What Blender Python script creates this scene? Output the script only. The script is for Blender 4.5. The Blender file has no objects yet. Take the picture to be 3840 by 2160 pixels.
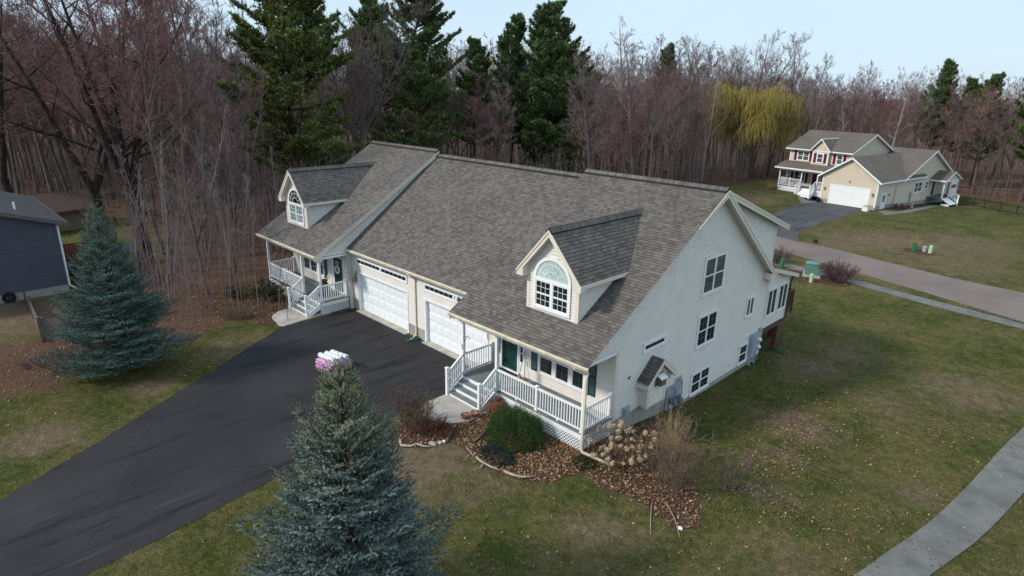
import bpy, bmesh, math, random
import numpy as np
from mathutils import Vector, Matrix

# ------------------------------------------------------------------ camera, world, sun, exposure
SC = bpy.context.scene
COL = SC.collection
R = math.radians

cam_d = bpy.data.cameras.new('camera')
cam_d.sensor_width = 36.0
cam_d.lens = 36 * 2315.127 / 3840
cam_d.clip_end = 3000
cam_o = bpy.data.objects.new('camera', cam_d)
COL.objects.link(cam_o)
cr = Vector((0.7027842, 0.7111431, 0.0192300))
cu = Vector((-0.2335281, 0.2050813, 0.9504769))
cb = cr.cross(cu)
mw = Matrix((cr, cu, cb)).transposed().to_4x4()
mw.translation = (11.537767, -16.857288, 12.147844)
cam_o.matrix_world = mw
SC.camera = cam_o

SUN_EL, SUN_AZ = R(38), R(205)          # azimuth: compass-like angle of the sun from +Y towards +X
sun_dir = Vector((math.sin(SUN_AZ) * math.cos(SUN_EL), math.cos(SUN_AZ) * math.cos(SUN_EL), math.sin(SUN_EL)))
W = bpy.data.worlds.new("World")
SC.world = W
W.use_nodes = True
wn, wl = W.node_tree.nodes, W.node_tree.links
bg = wn['Background']
sky = wn.new('ShaderNodeTexSky')
sky.sky_type = 'NISHITA'
sky.sun_disc = False
sky.sun_elevation = SUN_EL
sky.sun_rotation = SUN_AZ
sky.air_density = 1.0
sky.dust_density = 1.0
tc = wn.new('ShaderNodeTexCoord')
mp = wn.new('ShaderNodeMapping')
mp.inputs['Scale'].default_value = (1.2, 1.2, 4.5)
mp.inputs['Location'].default_value = (0.3, 0.7, 0.1)
nz = wn.new('ShaderNodeTexNoise')
nz.inputs['Scale'].default_value = 2.2
nz.inputs['Detail'].default_value = 5
rp = wn.new('ShaderNodeValToRGB')
rp.color_ramp.elements[0].position = 0.30
rp.color_ramp.elements[0].color = (0.78, 0.78, 0.78, 1)
rp.color_ramp.elements[1].position = 0.62
rp.color_ramp.elements[1].color = (0.97, 0.97, 0.97, 1)
mx = wn.new('ShaderNodeMix')
mx.data_type = 'RGBA'
mx.inputs['B'].default_value = (5.0, 6.4, 7.6, 1)      # thin bright overcast
wl.new(tc.outputs['Generated'], mp.inputs['Vector'])
wl.new(mp.outputs['Vector'], nz.inputs['Vector'])
wl.new(nz.outputs['Fac'], rp.inputs['Fac'])
wl.new(rp.outputs['Color'], mx.inputs['Factor'])
wl.new(sky.outputs['Color'], mx.inputs['A'])
sxyz = wn.new('ShaderNodeSeparateXYZ')
wl.new(tc.outputs['Generated'], sxyz.inputs[0])
zr = wn.new('ShaderNodeMapRange')
zr.inputs['From Min'].default_value, zr.inputs['From Max'].default_value = 0.12, 1.0
zr.inputs['To Min'].default_value, zr.inputs['To Max'].default_value = 1.0, 1.02
wl.new(sxyz.outputs['Z'], zr.inputs['Value'])
vm = wn.new('ShaderNodeVectorMath')
vm.operation = 'SCALE'
wl.new(mx.outputs['Result'], vm.inputs[0])
wl.new(zr.outputs['Result'], vm.inputs['Scale'])
wl.new(vm.outputs['Vector'], bg.inputs['Color'])
bg.inputs['Strength'].default_value = 0.10

sun_d = bpy.data.lights.new('sun', 'SUN')
sun_d.energy = 2.3
sun_d.angle = R(7)
sun_d.color = (1.0, 0.93, 0.83)
sun_o = bpy.data.objects.new('sun', sun_d)
COL.objects.link(sun_o)
sun_o.rotation_euler = sun_dir.to_track_quat('Z', 'Y').to_euler()

SC.view_settings.view_transform = 'Standard'
SC.view_settings.look = 'None'
SC.view_settings.gamma = 1
SC.view_settings.exposure = 0.45
SC.cycles.max_bounces = 5
SC.cycles.diffuse_bounces = 2
SC.cycles.glossy_bounces = 2
SC.cycles.transparent_max_bounces = 4

# ------------------------------------------------------------------ materials
def srgb(r, g, b):
    f = lambda c: ((c / 255) / 12.92 if c <= 10 else (((c / 255) + 0.055) / 1.055) ** 2.4)
    return (f(r), f(g), f(b), 1)

class NT:
    def __init__(s, name):
        s.m = bpy.data.materials.new(name)
        s.m.use_nodes = True
        s.n, s.l = s.m.node_tree.nodes, s.m.node_tree.links
        s.b = s.n['Principled BSDF']
        s.b.inputs['Specular IOR Level'].default_value = 0.3
    def new(s, t, **k):
        n = s.n.new(t)
        for a, v in k.items(): setattr(n, a, v)
        return n
    def noise(s, scale, detail=3, vec=None, rough=0.55):
        n = s.new('ShaderNodeTexNoise')
        n.inputs['Scale'].default_value = scale
        n.inputs['Detail'].default_value = detail
        n.inputs['Roughness'].default_value = rough
        if vec is None:
            vec = s.coord('Object')
        s.l.new(vec, n.inputs['Vector'])
        return n.outputs['Fac']
    def coord(s, which='Object', scale=None, rot=None):
        t = s.new('ShaderNodeTexCoord').outputs[which]
        if scale or rot:
            m = s.new('ShaderNodeMapping')
            if scale: m.inputs['Scale'].default_value = scale
            if rot: m.inputs['Rotation'].default_value = rot
            s.l.new(t, m.inputs['Vector'])
            t = m.outputs['Vector']
        return t
    def ramp(s, fac, stops):
        r = s.new('ShaderNodeValToRGB')
        e = r.color_ramp.elements
        while len(e) < len(stops): e.new(0.5)
        for i, (p, c) in enumerate(stops):
            e[i].position = p
            e[i].color = tuple(c[:3]) + (1,) if not isinstance(c, (int, float)) else (c, c, c, 1)
        s.l.new(fac, r.inputs['Fac'])
        return r.outputs['Color']
    def mix(s, fac, a, b, mode='MIX'):
        m = s.new('ShaderNodeMix')
        m.data_type = 'RGBA'
        m.blend_type = mode
        for sock, v in (('Factor', fac), ('A', a), ('B', b)):
            if hasattr(v, 'is_output'): s.l.new(v, m.inputs[sock])
            elif sock == 'Factor': m.inputs[sock].default_value = v
            else: m.inputs[sock].default_value = tuple(v[:3]) + (1,)
        return m.outputs['Result']
    def col(s, c):
        if hasattr(c, 'is_output'): s.l.new(c, s.b.inputs['Base Color'])
        else: s.b.inputs['Base Color'].default_value = tuple(c[:3]) + (1,)
    def bump(s, h, strength=0.3, dist=0.02):
        b = s.new('ShaderNodeBump')
        b.inputs['Strength'].default_value = strength
        b.inputs['Distance'].default_value = dist
        s.l.new(h, b.inputs['Height'])
        s.l.new(b.outputs['Normal'], s.b.inputs['Normal'])
    def rough(s, v): s.b.inputs['Roughness'].default_value = v

def pm(name, c, var=0.12, scale=4, rough=0.6, bump=0.0, bscale=30, spec=0.3, metal=0.0):
    t = NT(name)
    f = t.noise(scale, 4)
    lo = tuple(x * (1 - var) for x in c[:3]); hi = tuple(min(1, x * (1 + var)) for x in c[:3])
    t.col(t.ramp(f, [(0.3, lo), (0.7, hi)]))
    t.rough(rough)
    t.b.inputs['Specular IOR Level'].default_value = spec
    t.b.inputs['Metallic'].default_value = metal
    if bump: t.bump(t.noise(bscale, 3), bump)
    return t.m

MAT = {}
MAT['siding'] = pm('cream_vinyl_siding', (0.70, 0.665, 0.62), 0.05, 1.3, 0.5)
MAT['nsiding'] = pm('tan_vinyl_siding', (0.60, 0.52, 0.41), 0.05, 1.3, 0.5)
MAT['bsiding'] = pm('slate_blue_siding', (0.070, 0.076, 0.100), 0.08, 1.3, 0.6)
MAT['trim'] = pm('white_trim', (0.80, 0.81, 0.82), 0.03, 2, 0.45)
MAT['cream'] = pm('cream_aluminium_trim', (0.70, 0.64, 0.54), 0.05, 2, 0.45)
MAT['stain_cream'] = pm('weathered_gutter', (0.66, 0.60, 0.46), 0.16, 3, 0.5)
MAT['door_white'] = pm('white_garage_door', (0.80, 0.83, 0.85), 0.03, 1, 0.4)
MAT['deck'] = pm('grey_deck_paint', (0.155, 0.175, 0.175), 0.18, 2.5, 0.6)
MAT['concrete'] = pm('concrete', (0.40, 0.37, 0.33), 0.22, 1.6, 0.85, 0.15, 40)
MAT['foundation'] = pm('foundation_concrete', (0.34, 0.32, 0.30), 0.2, 1.5, 0.9, 0.2, 30)
MAT['green'] = pm('dark_green_paint', (0.012, 0.055, 0.05), 0.2, 3, 0.35)
MAT['black'] = pm('black_rubber', (0.012, 0.012, 0.013), 0.3, 8, 0.7)
MAT['blackmetal'] = pm('black_metal', (0.015, 0.015, 0.016), 0.2, 8, 0.4)
MAT['terracotta'] = pm('terracotta', (0.33, 0.10, 0.055), 0.2, 9, 0.8)
MAT['soil'] = pm('soil', (0.06, 0.04, 0.028), 0.4, 20, 0.95)
MAT['burgundy'] = pm('burgundy_paint', (0.13, 0.012, 0.03), 0.15, 3, 0.4)
MAT['greymetal'] = pm('grey_meter_metal', (0.34, 0.38, 0.42), 0.12, 5, 0.4)
MAT['gasmetal'] = pm('gas_meter_paint', (0.13, 0.165, 0.18), 0.15, 9, 0.5)
MAT['brownwood'] = pm('brown_stained_wood', (0.10, 0.055, 0.04), 0.25, 5, 0.75)
MAT['greywood'] = pm('weathered_grey_wood', (0.13, 0.11, 0.10), 0.3, 6, 0.85)
MAT['utilgreen'] = pm('utility_green_paint', (0.10, 0.21, 0.185), 0.1, 2, 0.45)
MAT['lightgreen'] = pm('pale_green_plastic', (0.42, 0.55, 0.36), 0.06, 3, 0.45)
MAT['greygreen'] = pm('dark_green_plastic', (0.03, 0.13, 0.075), 0.15, 4, 0.4)
MAT['pink'] = pm('pink_plastic_wrap', (0.62, 0.36, 0.55), 0.10, 7, 0.3)
MAT['magenta'] = pm('magenta_print', (0.30, 0.03, 0.20), 0.2, 9, 0.4)
MAT['whitewrap'] = pm('white_plastic_wrap', (0.76, 0.82, 0.84), 0.06, 9, 0.3)
MAT['blueink'] = pm('dark_blue_print', (0.03, 0.08, 0.12), 0.1, 9, 0.4)
MAT['brass'] = pm('aged_brass', (0.35, 0.26, 0.11), 0.2, 9, 0.4, metal=0.4)
MAT['straw'] = pm('broom_straw', (0.33, 0.19, 0.085), 0.25, 40, 0.9)
MAT['stick'] = pm('bleached_stick', (0.36, 0.30, 0.24), 0.3, 14, 0.9)
MAT['logbark'] = pm('log_bark', (0.12, 0.095, 0.075), 0.3, 14, 0.9)
MAT['stone'] = pm('garden_stone', (0.36, 0.34, 0.32), 0.3, 7, 0.9)
MAT['darkroof'] = pm('ridge_vent_shadow_black', (0.025, 0.025, 0.028), 0.2, 8, 0.8)  # vent coloured black as the shadow line under the ridge cap
MAT['slate'] = pm('dark_shingle', (0.055, 0.055, 0.065), 0.3, 3, 0.85)
MAT['redwood'] = pm('red_stained_wood', (0.16, 0.045, 0.03), 0.3, 5, 0.8)
MAT['bluepanel'] = pm('blue_grey_panel', (0.20, 0.30, 0.34), 0.1, 3, 0.6)
MAT['tanwall'] = pm('tan_shed_wall', (0.26, 0.20, 0.15), 0.1, 3, 0.8)
MAT['brownroof'] = pm('brown_shed_roof', (0.085, 0.055, 0.048), 0.2, 3, 0.9)

def glass(name, c, rough=0.06, spec=0.5):
    t = NT(name)
    t.col(t.ramp(t.noise(1.7, 3), [(0.35, tuple(x * 0.6 for x in c)), (0.7, tuple(x * 1.5 for x in c))]))
    t.rough(rough)
    t.b.inputs['Specular IOR Level'].default_value = spec
    return t.m
MAT['grille'] = pm('muted_window_grille', (0.16, 0.17, 0.175), 0.05, 3, 0.4)
MAT['glass'] = glass('dark_window_glass', (0.016, 0.020, 0.022))
MAT['glass_blind'] = glass('window_glass_over_blinds', (0.075, 0.085, 0.088), 0.10)
MAT['glass_curtain'] = glass('window_glass_over_curtain', (0.20, 0.30, 0.29), 0.12)
MAT['fan_shade'] = pm('pleated_fan_shade', (0.42, 0.56, 0.52), 0.10, 6, 0.5)
MAT['glass_door'] = glass('green_storm_door_glass', (0.010, 0.040, 0.035), 0.05)

def shingle_mat(name, c1, c2, c3, c4, band=.55):
    t = NT(name)
    uv = t.new('ShaderNodeTexCoord').outputs['UV']
    def brick(w, hgt, off, a, b):
        k = t.new('ShaderNodeTexBrick')
        k.offset = 0.37
        k.inputs['Scale'].default_value = 1
        k.inputs['Mortar Size'].default_value = 0.0
        k.inputs['Brick Width'].default_value = w
        k.inputs['Row Height'].default_value = hgt
        k.inputs['Color1'].default_value = tuple(a) + (1,)
        k.inputs['Color2'].default_value = tuple(b) + (1,)
        m = t.new('ShaderNodeMapping')
        m.inputs['Location'].default_value = off
        t.l.new(uv, m.inputs['Vector'])
        t.l.new(m.outputs['Vector'], k.inputs['Vector'])
        return k.outputs['Color']
    A = brick(0.17, 0.14, (0, 0, 0), (0, 0, 0), (1, 1, 1))
    B = brick(0.27, 0.14, (7.13, 28.0, 0), (0, 0, 0), (1, 1, 1))
    sc = t.mix(0.36, A, B)
    c = t.ramp(sc, [(.08, c1), (.36, c3), (.62, c4), (.95, c2)])
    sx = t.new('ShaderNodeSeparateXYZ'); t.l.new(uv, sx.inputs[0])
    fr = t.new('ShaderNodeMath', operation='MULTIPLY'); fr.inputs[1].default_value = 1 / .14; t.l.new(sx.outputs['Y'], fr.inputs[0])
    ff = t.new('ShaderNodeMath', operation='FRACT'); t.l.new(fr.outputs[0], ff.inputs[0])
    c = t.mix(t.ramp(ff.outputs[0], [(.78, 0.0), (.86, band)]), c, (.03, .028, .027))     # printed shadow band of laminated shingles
    n1 = t.noise(0.35, 3, uv)
    c = t.mix(1.0, c, t.ramp(n1, [(0.3, 0.86), (0.7, 1.1)]), 'MULTIPLY')
    n2 = t.noise(60, 2, uv)
    c = t.mix(1.0, c, t.ramp(n2, [(0.3, 0.85), (0.7, 1.15)]), 'MULTIPLY')
    t.col(c)
    t.rough(0.9)
    t.bump(n2, 0.25, 0.01)
    return t.m
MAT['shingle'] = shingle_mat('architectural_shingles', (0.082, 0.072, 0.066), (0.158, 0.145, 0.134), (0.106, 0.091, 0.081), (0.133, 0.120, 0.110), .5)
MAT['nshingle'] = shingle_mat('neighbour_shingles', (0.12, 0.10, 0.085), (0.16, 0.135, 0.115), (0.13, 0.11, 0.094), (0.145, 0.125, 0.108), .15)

# ------------------------------------------------------------------ mesh helpers
def link(o, parent=None):
    COL.objects.link(o)
    if parent is not None: o.parent = parent
    return o

def tag(o, label=None, cat=None, group=None, kind=None):
    if label: o['label'] = label
    if cat: o['category'] = cat
    if group: o['group'] = group
    if kind: o['kind'] = kind
    return o

def thing(name, label, cat, loc=(0, 0, 0), rz=0.0, group=None):
    o = bpy.data.objects.new(name, None)
    o.empty_display_size = 0.2
    o.location = loc
    o.rotation_euler = (0, 0, rz)
    link(o)
    return tag(o, label, cat, group)

class MB:
    """collects polygons and links them as ONE mesh object; mx mirrors x -> mx - x"""
    def __init__(s, mx=None):
        s.v, s.f, s.mi, s.uv, s.mx = [], [], [], [], mx
        s.cur = 0
    def add(s, verts, faces, uvs=None):
        b = len(s.v)
        for p in verts:
            p = tuple(p)
            s.v.append((s.mx - p[0], p[1], p[2]) if s.mx is not None else p)
        for i, f in enumerate(faces):
            s.f.append(tuple(b + k for k in f)); s.mi.append(s.cur)
            s.uv.append(uvs[i] if uvs else None)
    def poly(s, pts, uv=None):
        s.add(pts, [tuple(range(len(pts)))], [uv] if uv else None)
    def box(s, x0, x1, y0, y1, z0, z1):
        v = [(x, y, z) for z in (z0, z1) for y in (y0, y1) for x in (x0, x1)]
        s.add(v, [(0, 2, 3, 1), (4, 5, 7, 6), (0, 1, 5, 4), (2, 6, 7, 3), (0, 4, 6, 2), (1, 3, 7, 5)])
    def fbox(s, F, a0, a1, b0, b1, c0, c1):
        v = [F(a, b, c) for c in (c0, c1) for b in (b0, b1) for a in (a0, a1)]
        s.add(v, [(0, 2, 3, 1), (4, 5, 7, 6), (0, 1, 5, 4), (2, 6, 7, 3), (0, 4, 6, 2), (1, 3, 7, 5)])
    def prism(s, F, pts, c0, c1):
        n = len(pts)
        v = [F(a, b, c0) for a, b in pts] + [F(a, b, c1) for a, b in pts]
        fs = [tuple(range(n - 1, -1, -1)), tuple(range(n, 2 * n))]
        fs += [(i, (i + 1) % n, n + (i + 1) % n, n + i) for i in range(n)]
        s.add(v, fs)
    def bar(s, p, q, w, h=None, up=(0, 0, 1)):
        """a rectangular bar from p to q; w across, h along 'up'"""
        h = h or w
        p, q = Vector(p), Vector(q)
        d = (q - p).normalized()
        upv = Vector(up)
        x = d.cross(upv)
        if x.length < 1e-4: x = d.cross(Vector((1, 0, 0)))
        x.normalize(); y = x.cross(d).normalized()
        v = [e + x * (i * w / 2) + y * (j * h / 2) for e in (p, q) for j in (-1, 1) for i in (-1, 1)]
        s.add(v, [(0, 1, 3, 2), (4, 6, 7, 5), (0, 4, 5, 1), (2, 3, 7, 6), (0, 2, 6, 4), (1, 5, 7, 3)])
    def tube(s, pts, rad, n=8, caps=True):
        pts = [Vector(p) for p in pts]
        rad = rad if isinstance(rad, (list, tuple)) else [rad] * len(pts)
        ref = None
        rings = []
        for i, p in enumerate(pts):
            d = (pts[min(i + 1, len(pts) - 1)] - pts[max(i - 1, 0)]).normalized()
            if ref is None: ref = d.orthogonal()
            x = (ref - d * ref.dot(d)).normalized(); ref = x
            y = d.cross(x)
            rings.append([p + (x * math.cos(t) + y * math.sin(t)) * rad[i] for t in [2 * math.pi * k / n for k in range(n)]])
        v = [q for r_ in rings for q in r_]
        f = [(i * n + k, i * n + (k + 1) % n, (i + 1) * n + (k + 1) % n, (i + 1) * n + k) for i in range(len(pts) - 1) for k in range(n)]
        if caps: f += [tuple(range(n - 1, -1, -1)), tuple(range((len(pts) - 1) * n, len(pts) * n))]
        s.add(v, f)
    def lathe(s, c, prof, n=16):
        """prof: (radius, z) pairs, around a vertical axis at c"""
        c = Vector(c)
        v = [c + Vector((r_ * math.cos(2 * math.pi * k / n), r_ * math.sin(2 * math.pi * k / n), z)) for r_, z in prof for k in range(n)]
        f = [(i * n + k, i * n + (k + 1) % n, (i + 1) * n + (k + 1) % n, (i + 1) * n + k) for i in range(len(prof) - 1) for k in range(n)]
        f += [tuple(range(n - 1, -1, -1)), tuple(range((len(prof) - 1) * n, len(prof) * n))]
        s.add(v, f)
    def build(s, name, mats, parent=None, smooth=False):
        me = bpy.data.meshes.new(name)
        me.from_pydata(s.v, [], s.f)
        for m in (mats if isinstance(mats, (list, tuple)) else [mats]):
            me.materials.append(MAT[m] if isinstance(m, str) else m)
        if any(s.mi):
            me.polygons.foreach_set('material_index', s.mi)
        if any(u for u in s.uv):
            l = me.uv_layers.new(name='UVMap')
            k = 0
            for f, u in zip(s.f, s.uv):
                for i in range(len(f)):
                    l.data[k].uv = u[i] if u else (0, 0)
                    k += 1
        if smooth:
            me.polygons.foreach_set('use_smooth', [True] * len(s.f))
        me.update()
        return link(bpy.data.objects.new(name, me), parent)

def frame(o, u, w, n):
    o, u, w, n = map(Vector, (o, u, w, n))
    return lambda a, b, c=0.0: o + u * a + w * b + n * c
def front(y): return frame((0, y, 0), (1, 0, 0), (0, 0, 1), (0, -1, 0))
def side(x): return frame((x, 0, 0), (0, 1, 0), (0, 0, 1), (1, 0, 0))

def clip(poly, axis, val, keep_greater):
    out = []
    n = len(poly)
    for i in range(n):
        p, q = poly[i], poly[(i + 1) % n]
        a = (p[axis] - val) * (1 if keep_greater else -1)
        b = (q[axis] - val) * (1 if keep_greater else -1)
        if a >= -1e-9: out.append(p)
        if (a > 1e-9 and b < -1e-9) or (a < -1e-9 and b > 1e-9):
            t = a / (a - b)
            out.append((p[0] + (q[0] - p[0]) * t, p[1] + (q[1] - p[1]) * t))
    return out

def laps(mb, F, poly, pitch, lip, uv=False, base=0.0):
    """convex 2-D polygon in frame F as overlapping horizontal courses (siding laps, shingle courses)"""
    z0 = min(p[1] for p in poly); z1 = max(p[1] for p in poly)
    k = math.floor((z0 - base) / pitch)
    while base + k * pitch < z1 - 1e-6:
        a, b = base + k * pitch, base + (k + 1) * pitch
        band = clip(clip(poly, 1, a, True), 1, b, False)
        k += 1
        if len(band) < 3: continue
        if not uv:
            tk = clip(band, 1, b - pitch * .3, False)
            hi = clip(band, 1, b - pitch * .3, True)
            cut = b - pitch * .3
            if len(hi) >= 3: mb.poly([F(p[0], p[1], lip * .35 - (p[1] - cut) / (pitch * .3) * lip * 1.9) for p in hi])
            if len(tk) >= 3: mb.poly([F(p[0], p[1], lip * (1 - .65 * (p[1] - a) / (pitch * .7))) for p in tk])
            low = [p for p in band if abs(p[1] - a) < 1e-6]
            if len(low) >= 2:
                u0, u1 = min(p[0] for p in low), max(p[0] for p in low)
                if u1 - u0 > 0.005: mb.poly([F(u0, a, -lip * 1.5), F(u1, a, -lip * 1.5), F(u1, a, lip), F(u0, a, lip)])
            continue
        pts = [F(p[0], p[1], lip * (1 - (p[1] - a) / pitch)) for p in band]
        mb.poly(pts, [(p[0], p[1] + (0.001 if p[1] - a < 1e-6 else (-0.001 if b - p[1] < 1e-6 else 0))) for p in band] if uv else None)
        low = [p for p in band if abs(p[1] - a) < 1e-6]
        if len(low) >= 2:
            u0, u1 = min(p[0] for p in low), max(p[0] for p in low)
            if u1 - u0 > 0.005:
                mb.poly([F(u0, a, 0), F(u1, a, 0), F(u1, a, lip), F(u0, a, lip)], [(u0, a + .01), (u1, a + .01), (u1, a + .01), (u0, a + .01)] if uv else None)

def roof_slab(mb, F, poly, thick):
    """closed slab below a roof polygon given in the slope frame F (c = outward)"""
    mb.prism(F, poly, -thick, -0.004)

def slope_frame(p0, udir, updir):
    u, w = Vector(udir).normalized(), Vector(updir).normalized()
    n = u.cross(w)
    if n.z < 0: n = -n
    return frame(p0, u, w, n)

def lattice(mb, F, a0, a1, b0, b1, pitch=0.135, w=0.034):
    rect = lambda p: clip(clip(clip(clip(p, 0, a0, True), 0, a1, False), 1, b0, True), 1, b1, False)
    span = (a1 - a0) + (b1 - b0)
    hw = w / math.sqrt(2)
    for sgn, c in ((1, 0.0), (-1, 0.009)):
        k = -int((b1 - b0) / pitch / 1.0) - 2
        t = a0 - (b1 - b0) - pitch
        while t < a1 + (b1 - b0) + pitch:
            if sgn > 0: q = [(t - hw, b0), (t + hw, b0), (t + hw + (b1 - b0), b1), (t - hw + (b1 - b0), b1)]
            else: q = [(t - hw, b0), (t + hw, b0), (t + hw - (b1 - b0), b1), (t - hw - (b1 - b0), b1)]
            q = rect(q)
            if len(q) >= 3: mb.prism(F, q, c, c + 0.008)
            t += pitch
# window: casing (the window mesh), sash and pane as sub-parts
def window(parent, F, u0, u1, z0, z1, units=1, grid=(3, 2), dh=True, casing=0.085, gmat='glass', trim='trim', mx=None, sill=True, label=None, proud=0.055, mull=0.06, grille='grille'):
    m = MB(mx)
    c = casing
    m.fbox(F, u0, u1, z1 - c, z1, -0.01, proud)
    m.fbox(F, u0, u1, z0, z0 + c * (0.9 if sill else 1), -0.01, proud + (0.02 if sill else 0))
    m.fbox(F, u0, u0 + c, z0 + c, z1 - c, -0.01, proud - 0.002)
    m.fbox(F, u1 - c, u1, z0 + c, z1 - c, -0.01, proud - 0.002)
    iu0, iu1 = u0 + c, u1 - c
    w = (iu1 - iu0 - (units - 1) * mull) / units
    for k in range(1, units):
        x = iu0 + k * w + (k - 1) * mull
        m.fbox(F, x, x + mull, z0 + c * .9, z1 - c, -0.01, proud - 0.004)
    wo = m.build('window', trim, parent)
    if label: wo['label'] = label
    s, g, mu = MB(mx), MB(mx), MB(mx)
    st = 0.032
    a0, b0 = z0 + c, z1 - c
    for k in range(units):
        x0 = iu0 + k * (w + mull); x1 = x0 + w
        rows = [(a0, (a0 + b0) / 2, 0.034), ((a0 + b0) / 2, b0, 0.042)] if dh else [(a0, b0, 0.036)]
        for r0, r1, off in rows:
            s.fbox(F, x0, x1, r0, r0 + st, off - .02, off + .004)
            s.fbox(F, x0, x1, r1 - st, r1, off - .02, off + .004)
            s.fbox(F, x0, x0 + st, r0 + st, r1 - st, off - .02, off + .003)
            s.fbox(F, x1 - st, x1, r0 + st, r1 - st, off - .02, off + .003)
            g.poly([F(x0 + .01, r0 + .01, off - .008), F(x1 - .01, r0 + .01, off - .008), F(x1 - .01, r1 - .01, off - .008), F(x0 + .01, r1 - .01, off - .008)])
            gw = 0.007
            for i in range(1, grid[0]):
                x = x0 + st + (x1 - x0 - 2 * st) * i / grid[0]
                mu.fbox(F, x - gw, x + gw, r0 + st, r1 - st, off - .0075, off - .003)
            for j in range(1, grid[1]):
                z = r0 + st + (r1 - r0 - 2 * st) * j / grid[1]
                mu.fbox(F, x0 + st, x1 - st, z - gw, z + gw, off - .0077, off - .0035)
    s.build('sash', trim, wo)
    g.build('pane', gmat, wo)
    if mu.v: mu.build('grille', grille, wo)
    return wo

def shutter(parent, F, u0, u1, z0, z1, mat='green', mx=None):
    m = MB(mx)
    st = 0.045
    m.fbox(F, u0, u0 + st, z0, z1, 0, .035); m.fbox(F, u1 - st, u1, z0, z1, 0, .035)
    zm = z0 + (z1 - z0) * .52
    for a, b in ((z0, z0 + .07), (zm - .03, zm + .03), (z1 - .06, z1)): m.fbox(F, u0 + st, u1 - st, a, b, 0, .033)
    z = z0 + .08
    while z < z1 - .08:
        if abs(z - zm) > .05:
            m.add([F(u0 + st, z, .028), F(u1 - st, z, .028), F(u1 - st, z + .045, .008), F(u0 + st, z + .045, .008)], [(0, 1, 2, 3)])
        z += .04
    m.fbox(F, u0 + st, u1 - st, z0 + .07, z1 - .06, 0, .006)
    return m.build('shutter', mat, parent)

def garage_door(parent, F, u0, u1, z0, z1, cols=8, rows=4, mx=None, mat='door_white', panels=True):
    m = MB(mx)
    m.fbox(F, u0, u1, z0, z1, -.05, 0)
    rh, cw = (z1 - z0) / rows, (u1 - u0) / cols
    for r_ in range(rows):
        m.fbox(F, u0 + .005, u1 - .005, z0 + r_ * rh + .006, z0 + (r_ + 1) * rh - .006, 0, .012)
        if panels:
            for c in range(cols):
                a0, a1 = u0 + c * cw + .05, u0 + (c + 1) * cw - .05
                b0, b1 = z0 + r_ * rh + .085, z0 + (r_ + 1) * rh - .085
                i = .035
                ring = [(a0, b0), (a1, b0), (a1, b1), (a0, b1)]
                inn = [(a0 + i, b0 + i), (a1 - i, b0 + i), (a1 - i, b1 - i), (a0 + i, b1 - i)]
                v = [F(a, b, .0125) for a, b in ring] + [F(a, b, .030) for a, b in inn]
                m.add(v, [(0, 1, 5, 4), (1, 2, 6, 5), (2, 3, 7, 6), (3, 0, 4, 7), (4, 5, 6, 7)])
    return m.build('garage_door', mat, parent)

def casing(parent, F, u0, u1, z0, z1, w=.11, depth=.03, mat='trim', mx=None, jamb=0.0, name='door_casing'):
    m = MB(mx)
    m.fbox(F, u0, u0 + w, z0, z1 - w, -jamb, depth); m.fbox(F, u1 - w, u1, z0, z1 - w, -jamb, depth)
    m.fbox(F, u0, u1, z1 - w, z1, -jamb, depth + .003)
    return m.build(name, mat, parent)

def railing(parent, p, q, zb, zt, mx=None, spacing=.125, mat='trim', indiv=True, bal=.038, posts=()):
    """rail from p to q (xy), heights relative to each end's base z"""
    p, q = Vector(p), Vector(q)
    m = MB(mx)
    m.bar(p + Vector((0, 0, zt)), q + Vector((0, 0, zt)), .07, .075)
    m.bar(p + Vector((0, 0, zb)), q + Vector((0, 0, zb)), .045, .06)
    ro = m.build('railing', mat, parent)
    L = (q - p).length
    n = max(1, int(L / spacing))
    joint = MB(mx)
    for k in range(1, n):
        c = p + (q - p) * (k / n)
        b = MB(mx) if indiv else joint
        b.box(c.x - bal / 2, c.x + bal / 2, c.y - bal / 2, c.y + bal / 2, c.z + zb + .025, c.z + zt - .03)
        if indiv: b.build('baluster', mat, ro)
    if not indiv: joint.build('baluster_row', mat, ro)
    return ro

def post(parent, x, y, z0, z1, w=.115, mx=None, cap=True, mat='trim', name='porch_post', base=True):
    m = MB(mx)
    m.box(x - w / 2, x + w / 2, y - w / 2, y + w / 2, z0, z1)
    if cap:
        m.box(x - w * .68, x + w * .68, y - w * .68, y + w * .68, z1, z1 + .03)
        m.add([(x - w * .6, y - w * .6, z1 + .03), (x + w * .6, y - w * .6, z1 + .03), (x + w * .6, y + w * .6, z1 + .03), (x - w * .6, y + w * .6, z1 + .03), (x, y, z1 + .07)], [(0, 1, 4), (1, 2, 4), (2, 3, 4), (3, 0, 4)])
    if base: m.box(x - w * .65, x + w * .65, y - w * .65, y + w * .65, z0 + .002, z0 + .05)
    return m.build(name, mat, parent)

def gutter(parent, p, q, out, mx=None, mat='cream', name='gutter', s=.12):
    """K-style trough from p to q, 'out' = outward horizontal direction"""
    p, q, o = Vector(p), Vector(q), Vector(out)
    prof = [(0, 0), (.0, -s), (.07, -s), (.085, -s * .6), (.115, -s * .25), (.115, 0), (.10, 0), (.10, -.02), (.012, -.02), (.012, 0)]
    m = MB(mx)
    n = len(prof)
    v = [e + o * a + Vector((0, 0, b)) for e in (p, q) for a, b in prof]
    m.add(v, [(i, (i + 1) % n, n + (i + 1) % n, n + i) for i in range(n)])
    m.add([e for e in v[:n]], [tuple(range(n))]); m.add([e for e in v[n:]], [tuple(range(n))])
    return m.build(name, mat, parent)
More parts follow.
